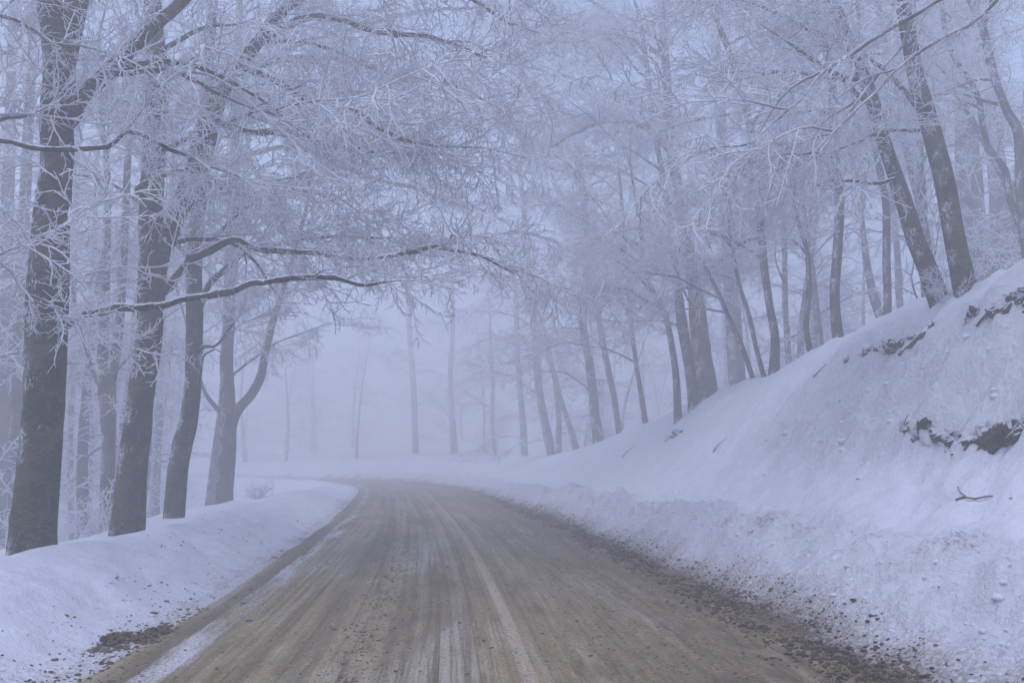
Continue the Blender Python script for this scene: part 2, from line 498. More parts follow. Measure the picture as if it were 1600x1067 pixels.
def axis_pts(lo, hi, f0, f1, fine, grow):
    a = list(np.arange(f0, f1, fine)); st = fine
    x = a[-1]
    while x < hi: st *= grow; x += st; a.append(x)
    st = fine; x = a[0]
    while x > lo: st *= grow; x -= st; a.insert(0, x)
    return np.array(a)

gx = axis_pts(-95, 95, -9, 11, .07, 1.045)
gy = axis_pts(-14, 135, 3.6, 20, .08, 1.026)
GX, GY = np.meshgrid(gx, gy)
GZ = height(GX, GY)
S_, V_ = road_sv(GX, GY)
nx, ny = len(gx), len(gy)
# dirt thrown on to the snow beside the road
dr = V_ - HALF; dl = -V_ - HALF
fx, fy = GX.ravel(), GY.ravel()
nz = fbm(fx * 1.6, fy * 1.6, 4, 77)
dirt = np.where(V_ > 0, 1.30 * np.exp(-np.clip(dr - .12, 0, None) / .55) + .55 * np.exp(-((dr - 1.45) / .4) ** 2) * sstep(.05, .45, nz), .75 * np.exp(-np.clip(dl - .1, 0, None) / .5))
dirt = dirt + .25 * nz * np.exp(-np.clip(np.abs(V_) - HALF, 0, None) / 1.2)
qq = np.clip(dr, 0, None) / np.interp(S_, RC_S, RC_D)
rgh_ = np.where(V_ > 0, sstep(.1, .4, dr) * (1 - .8 * sstep(1.5, 2.1, dr)) + sstep(.45, .6, qq) * (1 - sstep(.85, .95, qq)) * (1 - sstep(13, 20, S_)), .25 * sstep(.1, .4, dl) * (1 - sstep(1.2, 2.0, dl)))
dirt = dirt + np.where(V_ > 0, .22 * sstep(.45, .6, qq) * (1 - sstep(.85, .95, qq)) * (1 - sstep(13, 20, S_)) * (1 + nz), 0)
idx = np.arange(nx * ny).reshape(ny, nx)
Fq = np.stack([idx[:-1, :-1], idx[:-1, 1:], idx[1:, 1:], idx[1:, :-1]], axis=-1).reshape(-1, 4)
me = mesh_from_arrays('snowy_ground', np.column_stack([fx, fy, GZ.ravel()]), Fq, {'dirt': np.clip(dirt, 0, 1.5), 'rough': rgh_}, True, M_SNOW)
tag(new_obj('snowy_ground', me), kind='structure')

# the road: a worn, slightly rutted sheet over the bed
def road_z(s, v):
    z = .012 + .03 * (1 - (np.abs(v) / HALF) ** 2)
    z = z + .010 * fbm(s * .35, v * 5.0, 4, 60) + .012 * sstep(.8, 2.4, v) * fbm(s * 3.2, v * 9, 4, 61)
    z = z + .006 * fbm(s * 5, v * 8, 3, 62)
    return z
st = [-15.0]
while st[-1] < 150: st.append(st[-1] + (.09 if 2 < st[-1] < 18 else max(.12, .012 * abs(st[-1]))))
st = np.array(st); vt = np.linspace(-3.25, 3.25, 82)
cx = np.interp(st, CS, CL[:, 0]); cy = np.interp(st, CS, CL[:, 1])
tx = np.interp(st, CS, CT[:, 0]); ty = np.interp(st, CS, CT[:, 1])
SS, VV = np.meshgrid(st, vt, indexing='ij')
RX = cx[:, None] + ty[:, None] * VV; RY = cy[:, None] - tx[:, None] * VV
RZ = road_z(SS, VV)
ns, nv = SS.shape
idx = np.arange(ns * nv).reshape(ns, nv)
Fq = np.stack([idx[:-1, :-1], idx[:-1, 1:], idx[1:, 1:], idx[1:, :-1]], axis=-1).reshape(-1, 4)
me = mesh_from_arrays('road', np.column_stack([RX.ravel(), RY.ravel(), RZ.ravel()]), Fq, None, True, M_ROAD)
uvl = me.uv_layers.new(name='UVMap')
lu = np.column_stack([SS.ravel(), VV.ravel()])[Fq.ravel()]
uvl.data.foreach_set('uv', lu.astype(np.float32).ravel())
if me.polygons[0].normal.z < 0: me.flip_normals()
tag(new_obj('road', me), kind='structure')

def at_road(s, v):
    return (np.interp(s, CS, CL[:, 0]) + np.interp(s, CS, CT[:, 1]) * v, np.interp(s, CS, CL[:, 1]) - np.interp(s, CS, CT[:, 0]) * v)

# ------------------------------------------------------------------ branch sprays (shared meshes)
def wander(rng, p, d, L, n, turn, droop):
    P = [np.array(p, float)]; d = np.array(d, float)
    for i in range(n):
        d = d + rng.normal(0, turn, 3) + np.array([0, 0, -droop / n])
        d /= np.linalg.norm(d)
        P.append(P[-1] + d * L / n)
    return np.array(P)

def at_t(P, t):
    f = t * (len(P) - 1); i = min(int(f), len(P) - 2)
    return P[i] + (P[i + 1] - P[i]) * (f - i), (P[i + 1] - P[i]) / np.linalg.norm(P[i + 1] - P[i])

def side_dir(rng, t, sgn, ang, flat):
    z = np.array([0, 0, 1.0]); s = np.cross(z, t); s /= np.linalg.norm(s) + 1e-9
    u = np.cross(t, s)
    tilt = rng.normal(0, flat)
    w = s * sgn * math.cos(tilt) + u * math.sin(tilt)
    return t * math.cos(ang) + w * math.sin(ang)

def make_spray(seed, L=3.0, droop=.6, r0=.020, dens=1.0, flat=.65, thick=1.0):
    """a flat beech branch with three orders of rime-thickened twigs, growing along +X"""
    rng = np.random.default_rng(seed); mb = MB()
    A = wander(rng, (0, 0, 0), (1, 0, .34), L, 14, .12, droop)
    mb.tube(A, np.linspace(r0, .007, 15), 5)
    n1 = int(L / .19 * dens); sg = 1
    for i in range(n1):
        t = .10 + .90 * (i + rng.uniform(-.3, .3)) / n1
        t = min(max(t, .05), .985); sg = -sg
        p, d = at_t(A, t)
        l1 = L * (.16 + .34 * (1 - t) ** .8) * rng.uniform(.55, 1.15)
        B = wander(rng, p, side_dir(rng, d, sg, rng.uniform(.6, 1.05), flat), l1, 6, .17, droop * .6)
        mb.tube(B, np.linspace(.0125, .0075, 7) * thick, 4)
        n2 = max(2, int(l1 / .125 * dens)); s2 = 1
        for j in range(n2):
            t2 = min(.98, .12 + .88 * (j + rng.uniform(-.3, .3)) / n2); t2 = max(t2, .03); s2 = -s2
            p2, d2 = at_t(B, t2)
            l2 = rng.uniform(.14, .46) * (1.15 - .5 * t2)
            C_ = wander(rng, p2, side_dir(rng, d2, s2, rng.uniform(.5, 1.0), flat * 1.1), l2, 4, .22, droop * .35)
            mb.tube(C_, np.linspace(.0098, .0062, 5) * thick, 3)
            n3 = max(1, int(l2 / .10 * dens)); s3 = 1
            for q in range(n3):
                t3 = min(.97, .2 + .8 * (q + rng.uniform(0, .6)) / n3); s3 = -s3
                p3, d3 = at_t(C_, t3)
                D = wander(rng, p3, side_dir(rng, d3, s3, rng.uniform(.5, 1.0), flat * 1.3), rng.uniform(.04, .24), 1, .1, .05)
                mb.tube(D, np.array([.0082, .0050]) * thick, 3)
    return mb.mesh('twig_spray', M_TWIG)

SPRAYS = [make_spray(100 + i, L=2.4 + .25 * (i % 5), droop=(.15, .55, 1.0)[i % 3], dens=.92, thick=1.12) for i in range(12)]
SMALL = [make_spray(200 + i, L=1.3, droop=.25, r0=.012, dens=1.05, flat=.9) for i in range(4)]
LOWD = [make_spray(300 + i, L=3.0, droop=.35, r0=.026, dens=.62, thick=1.55) for i in range(4)]

CAMP = np.array([0, 0, EYE])
def project(p):
    c, s_ = math.cos(PITCH), math.sin(PITCH)
    y, z = p[1], p[2] - EYE
    f = y * c + z * s_
    if f < .3: return None
    return 800 + F_PX * p[0] / f, 533.5 - F_PX * (-y * s_ + z * c) / f, f
def far_outside(*pts):
    for p in pts:
        q = project(p)
        if q and -260 < q[0] < 1860 and -150 < q[1] < 1200: return False
    return True
def place_spray(parent, base, p, d, scale, rng, meshes, name='twig_spray', roll=.8, check=True):
    d = np.array(d, float); d /= np.linalg.norm(d)
    tip = np.array(p) + d * 2.8 * scale
    if check and (np.linalg.norm(tip - CAMP) < 4.2 or np.linalg.norm(np.array(p) + d * 1.4 * scale - CAMP) < 4.2): return None
    if check:
        if far_outside(p, tip): return None
        q = project(tip - np.array([0, 0, .25 * scale]))
        if q and q[2] < 27 and 330 < q[0] < 1010 and q[1] > 500: return None
    o = new_obj(name, meshes[rng.integers(len(meshes))], parent)
    yaw = math.atan2(d[1], d[0]); el = math.asin(max(-1, min(1, d[2])))
    o.rotation_euler = (rng.normal(0, roll), -el + .25, yaw)
    o.location = (p[0] - base[0], p[1] - base[1], p[2] - base[2])
    sc = scale * rng.uniform(.85, 1.15)
    o.scale = (sc, sc * (1 if rng.random() < .5 else -1), sc)
    return o

# ------------------------------------------------------------------ trees traced from the photograph
def stem_points(pts, Y, dY=0.0):
    """(x, y, width) photo pixels at distance Y -> rows of xyz + radius; dY: metres nearer per metre of height"""
    out = []; z0 = px(pts[0][0], pts[0][1], Y).z
    for p in pts:
        yy = Y
        for _ in range(3):
            P = px(p[0], p[1], yy); yy = Y - dY * (P.z - z0)
        depth = P.y * math.cos(PITCH) + (P.z - EYE) * math.sin(PITCH)
        out.append((P.x, P.y, P.z, p[2] / 2 / F_PX * depth))
    return np.array(out)

def extend_up(S, top, rng, spread=.10):
    """carry a stem on above the picture to its natural height"""
    rows = list(S); d = S[-1, :3] - S[-2, :3]; d /= np.linalg.norm(d); r0 = S[-1, 3]; z0 = S[-1, 2]
    if top <= z0 + .5: return S
    while rows[-1][2] < top:
        d = d * .85 + np.array([rng.normal(0, spread), rng.normal(0, spread), .35]); d /= np.linalg.norm(d)
        p = rows[-1][:3] + d * 1.1
        f = (p[2] - z0) / (top - z0)
        rows.append((*p, max(.012, r0 * (1 - .85 * f))))
    return np.array(rows)

TREES = []
RG = 'trees on the crest of the right slope'
BG = 'pale trees past the bend'
def tree(label, Y, trunk, forks=(), limbs=(), top=15.0, auto=8, zmin=2.6, spray_n=4, cat='tree', name='beech_tree', group='trees along the road',
         seed=0, dY=0.0, bias=None, sides=16, along=6, lim_len=(2.2, 4.2), low=False, base_flare=1.12, small_n=4, sink=.6, ext=True):
    rng = np.random.default_rng(1000 + seed)
    Y0_ = Y
    if group == RG: Y = float(np.interp(Y, [12, 12.6, 14, 15, 17, 20, 26, 32, 42], [12.6, 13.4, 17, 19.5, 22.5, 28, 36, 43, 55]))
    elif group != BG and Y > 9.9: Y = float(np.interp(Y, [9.9, 12.4, 14.2, 16.5, 19.5, 27, 30], [9.9, 13.6, 17, 21, 29, 38, 41]))
    if group == RG: along = int(along * 1.4); auto = int(auto * 1.3)
    kY = Y / Y0_; lim_len = (lim_len[0] * kY ** .7, lim_len[1] * kY ** .7)
    zmin = EYE + (zmin - EYE) * kY; top = min(top * kY ** .8, 22.0)
    limbs = [(l[0], l[1] * kY, l[2] * kY) + tuple(l[3:]) for l in limbs]
    S = stem_points(trunk, Y, dY)
    # foot runs into the ground
    foot = S[0].copy(); g = hz(foot[0], foot[1])
    dn = S[0, :3] - S[1, :3]; dn /= np.linalg.norm(dn)
    k = max(.4, (foot[2] - (g - sink)) / max(.3, -dn[2]))
    foot[:3] += dn * k; foot[3] *= base_flare
    S = np.vstack([foot, S])
    if ext: S = extend_up(S, top, rng)
    base = Vector((S[1, 0], S[1, 1], g))
    root = bpy.data.objects.new(name, None); col.objects.link(root); root.location = base
    root.empty_display_size = .3
    tag(root, label, cat, group)
    mb = MB(); C0 = smooth_path(S, .22); mb.tube(C0[:, :3], C0[:, 3], sides, .10, seed)
    trunk_o = new_obj('trunk', mb.mesh('trunk', M_BARK, base), root)
    stems = [(C0, trunk_o)]
    for fk in forks:
        Fs = stem_points(fk, Y, dY)
        if ext: Fs = extend_up(Fs, top - 1 - rng.uniform(0, 2), rng)
        Cf = smooth_path(Fs, .22); mb = MB(); mb.tube(Cf[:, :3], Cf[:, 3], max(8, sides - 4), .10, seed + 31)
        stems.append((Cf, new_obj('stem', mb.mesh('stem', M_BARK, base), root)))
    carriers = []
    for lb in limbs:                                   # limbs drawn in the photograph
        pts, lY0, lY1 = lb[:3]; t_from, t_dens = (lb[3], lb[4]) if len(lb) > 3 else (.22, 1.0)
        n = len(pts); rows = []
        for i, p in enumerate(pts):
            yy = lY0 + (lY1 - lY0) * i / (n - 1); P = px(p[0], p[1], yy)
            rows.append((P.x, P.y, P.z, p[2] / 2 / F_PX * yy))
        Cl = smooth_path(np.array(rows), .12); ar = np.arange(len(Cl)) * .12
        for ax in (0, 1, 2): Cl[:, ax] += np.maximum(Cl[:, 3], .02) * (1.0 * fbm(ar * 1.7, ar * 0 + ax * 9 + seed, 3, seed + ax) + .35 * fbm(ar * 7, ar * 0 + ax * 5, 2, seed + 3 + ax))
        mb = MB(); mb.tube(Cl[:, :3], Cl[:, 3] * (1 + .25 * fbm(ar * 5, ar * 0, 2, seed + 8)), 9, .22, seed + 57)
        lo = new_obj('limb', mb.mesh('limb', M_BARK, base), root)
        # broken ridge of snow lying along the limb
        mb = MB(); n = len(Cl); i = 0; got = False
        while i < n - 3:
            m = int(rng.integers(4, 14)); sl = Cl[i:i + m]
            if len(sl) > 3:
                f = np.sin(np.linspace(.12, math.pi - .12, len(sl))) ** .6
                r = np.maximum(sl[:, 3], .012)
                mb.tube(sl[:, :3] + np.column_stack([rng.normal(0, .15, len(sl)) * r, rng.normal(0, .15, len(sl)) * r, r * .55]), r * .74 * f * rng.uniform(.75, 1.1, len(sl)), 6); got = True
            i += m + int(rng.integers(0, 3))
        if got:
            me_ = mb.mesh('snow_cap', M_SNOW, base); new_obj('snow_cap', me_, lo)
        carriers.append((Cl, lo, 1.35 * t_dens, t_from))
        for q in range(int(len(Cl) * .12 * 1.8)):
            p, d = at_t(Cl[:, :3], rng.uniform(.30, .97))
            dd = side_dir(rng, d, 1 if q % 2 else -1, rng.uniform(.4, 1.2), 1.2)
            place_spray(lo, base, p, dd, rng.uniform(.22, .55), rng, SMALL, 'twig', 1.2)
    # further limbs up the stems
    for k in range(auto):
        C, par = stems[int(rng.integers(len(stems)))]
        hi = [i for i in range(len(C)) if C[i, 2] > zmin]
        if len(hi) < 3: continue
        i = hi[int(len(hi) * (k + rng.uniform(0, 1)) / auto)]
        az = rng.uniform(0, 2 * math.pi) if bias is None or rng.random() < .3 else bias + rng.normal(0, .75)
        d0 = np.array([math.cos(az), math.sin(az), rng.uniform(.25, 1.0)]); d0 /= np.linalg.norm(d0)
        L = rng.uniform(*lim_len) * (1 - .35 * (C[i, 2] / top) ** 2)
        P = wander(rng, C[i, :3], d0, L, 12, .10, .5)
        if np.min(np.linalg.norm(P - CAMP, axis=1)) < 5.0: continue
        r = min(C[i, 3] * .55, .055)
        Cl = np.column_stack([P, np.linspace(r, .012, 13)])
        mb = MB(); mb.tube(P, Cl[:, 3], 6, .12, k)
        carriers.append((Cl, new_obj('limb', mb.mesh('limb', M_BARK, base), root), 1.0, .22))
    meshes = LOWD if low else SPRAYS
    for Cl, lo, w, t0 in carriers:
        L = np.linalg.norm(np.diff(Cl[:, :3], axis=0), axis=1).sum()
        n = max(2, int((1.15 if group == RG else .95) * spray_n * L * (1 - t0) / 2.5 * w))
        for j in range(n):
            t = t0 + (1 - t0) * (j + rng.uniform(.1, .9)) / n
            p, d = at_t(Cl[:, :3], min(t, .99))
            dd = side_dir(rng, d, 1 if j % 2 else -1, rng.uniform(.25, 1.0), .4)
            dd[2] = max(dd[2] * .6 + rng.normal(.04, .15), -.12)
            place_spray(lo, base, p, dd, rng.uniform(.55, 1.0), rng, meshes)
        p, d = at_t(Cl[:, :3], .97); d = np.array([d[0], d[1], max(d[2], -.15)]); place_spray(lo, base, p, d, rng.uniform(.6, .9), rng, meshes)
    for C, par in stems:                               # sprays straight off the stems
        hi = [i for i in range(len(C)) if C[i, 2] > zmin]
        for k in range(along if len(hi) > 2 else 0):
            i = hi[int(rng.integers(len(hi)))]
            az = rng.uniform(0, 2 * math.pi)
            place_spray(par, base, C[i, :3], (math.cos(az), math.sin(az), rng.normal(.25, .25)), rng.uniform(.5, 1.0), rng, meshes)
        lo_ = [i for i in range(len(C)) if C[i, 2] > base.z + 3.0]
        for k in range(small_n if lo_ else 0):
            i = lo_[int(rng.integers(len(lo_)))]
            az = rng.uniform(0, 2 * math.pi)
            place_spray(par, base, C[i, :3], (math.cos(az), math.sin(az), rng.normal(.1, .3)), rng.uniform(.4, .8), rng, SMALL)
    TREES.append((base, S[1, 3]))
    return root

PI = math.pi
# --- left verge
tree('thick dark beech trunk nearest the camera on the left snowbank', 9.9,
     [(50, 856, 69), (57, 760, 64), (63, 693, 60), (69, 609, 58), (73, 500, 59), (75, 440, 58), (81, 337, 53), (90, 253, 47), (89, 190, 48), (92, 110, 46), (84, 40, 40), (78, 0, 36)],
     forks=[[(94, 120, 38), (108, 60, 34), (120, 0, 32), (130, -50, 28)], [(92, 205, 24), (114, 181, 25), (128, 152, 23), (169, 114, 22), (219, 63, 20), (253, 30, 19), (287, 0, 17)]],
     limbs=[([(84, 520, 18), (97, 513, 16), (118, 496, 14), (156, 488, 13), (181, 481, 13), (236, 478, 12), (270, 472, 12), (321, 463, 12), (363, 455, 11), (390, 444, 11), (422, 440, 10), (470, 434, 10), (525, 436, 9), (560, 446, 7), (600, 440, 5)], 9.9, 10.6, .62, .8),
            ([(165, 116, 12), (205, 115, 10), (253, 110, 9), (290, 118, 8), (330, 140, 7), (380, 165, 5), (430, 180, 4)], 9.8, 10.8)],
     auto=9, zmin=3.6, spray_n=4, seed=1, bias=.2, along=8, small_n=2)
tree('stout grey trunk second from the left edge, splitting into two stems', 12.4,
     [(199, 828, 50), (205, 750, 45), (211, 693, 42), (222, 609, 40), (233, 524, 40), (238, 440, 42), (238, 380, 40), (236, 337, 36), (240, 240, 34), (246, 127, 33), (240, 42, 28), (238, -10, 25)],
     forks=[[(246, 430, 26), (255, 390, 28), (272, 345, 30), (293, 300, 32), (312, 250, 34), (326, 190, 34), (345, 140, 28), (372, 105, 22), (398, 72, 18), (440, 20, 15), (470, -20, 13)]],
     limbs=[([(252, 462, 16), (266, 447, 14), (291, 413, 14), (320, 400, 13), (367, 375, 12), (405, 388, 10), (460, 393, 9), (523, 398, 9), (572, 405, 9), (639, 392, 9), (677, 384, 9), (698, 388, 8), (753, 401, 6), (804, 428, 4)], 12.4, 11.6, .25, .7),
            ([(236, 318, 12), (215, 300, 10), (228, 285, 10), (246, 281, 9), (278, 267, 8), (312, 279, 6), (345, 296, 5)], 12.2, 11.0),
            ([(372, 105, 14), (420, 120, 12), (480, 160, 10), (540, 165, 9), (600, 205, 8), (660, 225, 6), (730, 230, 4)], 12.3, 12.0),
            ([(398, 72, 16), (450, 40, 13), (520, 30, 11), (600, 50, 9), (680, 60, 7), (760, 90, 5)], 12.4, 13),
            ([(440, 20, 12), (520, -30, 10), (620, -40, 9), (720, -10, 7), (800, 40, 5)], 12.4, 12),
            ([(330, 190, 14), (390, 205, 12), (460, 215, 10), (540, 230, 9), (610, 238, 8), (700, 240, 5)], 12.4, 13.0)],
     auto=11, zmin=4.2, spray_n=5, seed=2, bias=.0, along=10, small_n=2)
tree('slim leaning trunk with rimed burl, third of the left roadside trunks', 14.2,
     [(271, 818, 33), (278, 735, 30), (286, 690, 31), (294, 659, 29), (302, 588, 25), (304, 503, 25), (303, 440, 24), (306, 380, 23), (312, 316, 21), (318, 250, 20), (322, 150, 18), (328, 60, 16), (333, 0, 14)],
     limbs=[([(306, 549, 9), (320, 541, 7), (338, 541, 5), (352, 520, 4), (368, 500, 3)], 14.2, 14),
            ([(322, 150, 12), (400, 100, 11), (500, 90, 10), (600, 110, 8), (700, 130, 6), (780, 170, 4)], 14.2, 15),
            ([(308, 610, 5), (314, 580, 5), (318, 555, 4), (335, 545, 3)], 14.1, 13.8),
            ([(313, 480, 11), (330, 440, 10), (350, 420, 9), (385, 390, 8), (430, 380, 7), (520, 370, 6), (600, 372, 4)], 14.2, 13.5)],
     auto=9, zmin=4.0, spray_n=5, seed=3, bias=-.1, along=7, small_n=3)
tree('thin twin stemmed tree just behind the second left trunk', 16.5,
     [(166, 835, 22), (168, 760, 21), (170, 693, 21), (168, 640, 24), (167, 600, 26), (161, 545, 17), (166, 440, 11), (169, 337, 9), (166, 253, 8), (158, 170, 7)],
     forks=[[(171, 610, 17), (181, 545, 16), (187, 500, 14), (191, 440, 13), (196, 337, 12), (200, 240, 10), (206, 140, 8)],
            [(164, 610, 8), (148, 588, 7), (135, 545, 6), (122, 503, 6), (112, 440, 5), (104, 380, 4)]],
     auto=7, zmin=2.6, spray_n=3, seed=4, sides=10, along=6, top=13)
tree('forked trunk with slanting right stem beside the frosted bush', 19.5,
     [(350, 793, 28), (353, 740, 27), (356, 693, 27), (357, 650, 24), (354, 566, 20), (358, 500, 19), (359, 440, 18), (361, 380, 18), (366, 250, 15), (370, 130, 13), (374, 20, 11)],
     forks=[[(360, 672, 16), (371, 642, 16), (392, 617, 15), (407, 588, 14), (416, 545, 12), (426, 503, 11), (439, 465, 9), (458, 400, 7), (480, 320, 6)],
            [(353, 650, 8), (346, 645, 8), (325, 621, 7), (314, 596, 5), (300, 550, 4)]],
     limbs=[([(370, 130, 10), (450, 80, 9), (560, 40, 8), (660, 20, 7), (760, 10, 5)], 19.5, 21), ([(366, 250, 9), (450, 230, 8), (560, 270, 7), (660, 300, 6), (740, 330, 4)], 19.5, 20)],
     auto=9, zmin=3.4, spray_n=4, seed=5, bias=0, sides=12, along=8, lim_len=(2.5, 4.8))
tree('pale slanting trunk close behind the forked left tree', 27,
     [(327, 800, 15), (332, 760, 15), (337, 714, 14), (345, 650, 12), (351, 580, 11), (362, 480, 10), (372, 380, 9), (385, 250, 8)],
     auto=7, zmin=4, spray_n=4, seed=6, sides=9, along=6, low=True, lim_len=(2.5, 4.5))
for i, (Y, pts, lab) in enumerate([
    (17.5, [(22, 860, 24), (26, 700, 22), (30, 560, 20), (33, 440, 19), (38, 330, 17), (44, 200, 15), (50, 80, 13), (55, 0, 12)], 'hazy trunk showing just left of the nearest left trunk'),
    (19, [(-6, 860, 26), (2, 680, 23), (8, 520, 22), (10, 400, 20), (14, 250, 17), (18, 100, 14), (22, 0, 13)], 'hazy trunk cut by the left edge of the picture'),
    (25, [(112, 850, 9), (110, 700, 9), (114, 560, 8), (116, 420, 8), (121, 260, 7), (124, 100, 6)], 'faint thin trunk between the two nearest left trunks'),
    (27, [(136, 840, 11), (141, 700, 10), (140, 540, 9), (146, 400, 8), (152, 220, 7)], 'faint trunk left of the thin twin stemmed tree'),
    (29, [(243, 830, 13), (246, 700, 12), (252, 540, 11), (262, 380, 10), (275, 200, 8), (285, 60, 7)], 'faint trunk between the second and third left trunks')]):
    tree(lab, Y, pts, auto=7, zmin=1.5, spray_n=4, seed=10 + i, sides=9, along=8, low=Y > 22, top=13, small_n=5, group='hazy trees behind the left trunks', lim_len=(2, 3.8))

# --- crest of the right cutting
RG = 'trees on the crest of the right slope'
tree('dark lichen spotted trunk leaning left at the right end of the slope crest', 12.0,
     [(1508, 450, 34), (1492, 375, 31), (1475, 281, 30), (1463, 235, 29), (1451, 188, 27), (1431, 117, 24), (1418, 47, 21), (1409, 0, 19), (1402, -50, 17)],
     auto=8, zmin=6.4, spray_n=4, seed=20, group=RG, bias=PI, along=4, lim_len=(2.2, 3.8), top=14)
tree('strongly left leaning trunk beside the lichen spotted one', 12.6,
     [(1466, 466, 31), (1450, 420, 29), (1431, 375, 27), (1415, 325, 25), (1401, 281, 23), (1385, 235, 21), (1371, 188, 20), (1357, 141, 20), (1327, 70, 18), (1302, 0, 15), (1288, -50, 13)],
     limbs=[([(1398, 280, 7), (1362, 285, 6), (1330, 283, 5), (1300, 284, 4)], 12.5, 12.2),
            ([(1436, 203, 6), (1410, 202, 6), (1385, 205, 6), (1352, 216, 5), (1310, 235, 5), (1270, 248, 4)], 12.4, 11.6),
            ([(1330, 80, 8), (1312, 73, 7), (1290, 72, 6)], 12.5, 12.2)],
     auto=8, zmin=6.6, spray_n=4, seed=21, group=RG, bias=PI, along=4, lim_len=(2.2, 3.8), top=13)
tree('hazy slender trunk seen between the two leaning dark trunks', 19,
     [(1455, 420, 12), (1448, 370, 12), (1435, 310, 12), (1422, 258, 11), (1412, 210, 10), (1403, 164, 10), (1389, 94, 9), (1377, 40, 8), (1368, -10, 8)],
     auto=5, zmin=9, spray_n=3, seed=22, group=RG, sides=9, along=4, low=True)
tree('straight slim trunk on the crest left of the leaning pair', 15,
     [(1311, 535, 19), (1306, 500, 16), (1304, 455, 15), (1308, 398, 15), (1312, 328, 14), (1306, 258, 13), (1302, 188, 13), (1298, 110, 12), (1283, 55, 12), (1272, 0, 10)],
     auto=8, zmin=6.5, spray_n=4, seed=23, group=RG, bias=PI, sides=10, along=5, small_n=3)
tree('thin wavy stem with frost tufts right of the straight slim trunk', 16,
     [(1387, 505, 13), (1387, 460, 12), (1385, 398, 12), (1385, 328, 11), (1378, 281, 10), (1363, 211, 9), (1352, 140, 8), (1346, 60, 7)],
     auto=5, zmin=6.5, spray_n=3, seed=24, group=RG, bias=PI, sides=9, along=4, small_n=3)
tree('crooked thin sapling with bare lower stem on the mid crest', 16,
     [(1266, 549, 10), (1260, 511, 9), (1264, 455, 9), (1262, 399, 8), (1255, 372, 7), (1246, 342, 6), (1240, 300, 5), (1243, 250, 4)],
     auto=3, zmin=5.4, spray_n=3, seed=25, group=RG, sides=8, along=3, cat='sapling', name='sapling', top=9, lim_len=(1, 2))
tree('tall curved trunk reaching the top of the picture, frost down its left side', 17,
     [(1209, 587, 18), (1211, 530, 14), (1202, 474, 12), (1194, 417, 12), (1190, 360, 13), (1185, 305, 13), (1178, 245, 12), (1169, 188, 11), (1150, 112, 11), (1136, 72, 10), (1122, 37, 9), (1112, 0, 8)],
     auto=9, zmin=5.2, spray_n=4, seed=26, group=RG, lim_len=(2.4, 4.6), bias=PI, sides=10, along=6, small_n=5)
tree('thin sapling arching left with a dark branch at its top', 17.4,
     [(1182, 608, 8), (1159, 541, 8), (1136, 489, 7), (1114, 440, 6), (1091, 402, 5), (1070, 388, 4)],
     limbs=[([(1128, 468, 4), (1100, 455, 4), (1060, 433, 4), (1010, 425, 3)], 17.4, 17)],
     auto=2, zmin=4.5, spray_n=3, seed=27, group=RG, sides=7, along=3, cat='sapling', name='sapling', ext=False, lim_len=(1, 2))
tree('thin dark sapling rising beside the tall curved trunk', 17.2,
     [(1195, 594, 8), (1181, 541, 7), (1170, 492, 7), (1155, 444, 6), (1144, 387, 6), (1136, 340, 5), (1130, 290, 4)],
     auto=3, zmin=4.5, spray_n=3, seed=28, group=RG, sides=7, along=3, cat='sapling', name='sapling', ext=False, lim_len=(1, 2))
tree('thickest grey trunk of the right crest, banded bark at its foot', 20,
     [(1109, 628, 34), (1102, 580, 30), (1097, 549, 29), (1090, 492, 27), (1086, 455, 22), (1078, 410, 19), (1070, 366, 18), (1061, 305, 16), (1049, 234, 15), (1044, 170, 14), (1042, 117, 13), (1037, 61, 12), (1033, 0, 11)],
     limbs=[([(1040, 90, 9), (980, 60, 8), (910, 50, 7), (840, 70, 6), (780, 110, 4)], 20, 20), ([(1049, 234, 9), (990, 190, 8), (920, 200, 7), (860, 230, 5)], 20, 19.5)],
     auto=11, zmin=5.0, spray_n=5, seed=29, group=RG, lim_len=(2.6, 5.0), bias=PI, along=8, small_n=5)
tree('frosted narrower trunk touching the left of the thickest crest trunk', 20.4,
     [(1084, 636, 20), (1080, 586, 18), (1070, 530, 18), (1064, 492, 17), (1058, 440, 12), (1050, 380, 10), (1040, 300, 9), (1022, 200, 8), (1010, 100, 8), (1000, 30, 7)],
     limbs=[([(1010, 100, 7), (950, 20, 6), (880, -10, 5), (810, 10, 4)], 20.4, 21)],
     auto=8, zmin=4.6, spray_n=4, seed=30, group=RG, lim_len=(2.6, 5.0), bias=PI, sides=10, along=6, small_n=5)
tree('bent slim stem left of the thick crest trunks, leaning over the road', 20.2,
     [(1059, 645, 13), (1056, 586, 11), (1048, 530, 10), (1039, 489, 9), (1024, 459, 8), (1009, 432, 7), (1003, 380, 6), (995, 320, 5)],
     limbs=[([(1035, 482, 5), (1010, 470, 4), (985, 452, 4), (960, 450, 3)], 20, 20)],
     auto=5, zmin=4.0, spray_n=4, seed=31, group=RG, bias=PI, sides=8, along=5, top=11)
tree('very thin straight stem alone in a gap of the right crest', 25.5,
     [(1009, 662, 10), (1001, 612, 8), (994, 567, 7), (986, 504, 7), (981, 440, 6), (975, 360, 6), (968, 280, 5)],
     auto=6, zmin=4.0, spray_n=4, seed=32, group=RG, bias=PI, sides=8, along=4, low=True, top=12)
tree('slim frost flecked stem, right one of the pair past the road bend', 30,
     [(967, 674, 10), (960, 624, 10), (951, 582, 10), (941, 530, 10), (934, 485, 9), (922, 400, 9), (914, 320, 8), (905, 230, 7)],
     auto=8, zmin=3.6, spray_n=5, seed=33, group=RG, bias=PI, sides=9, along=6, low=True, lim_len=(2.5, 4.5))
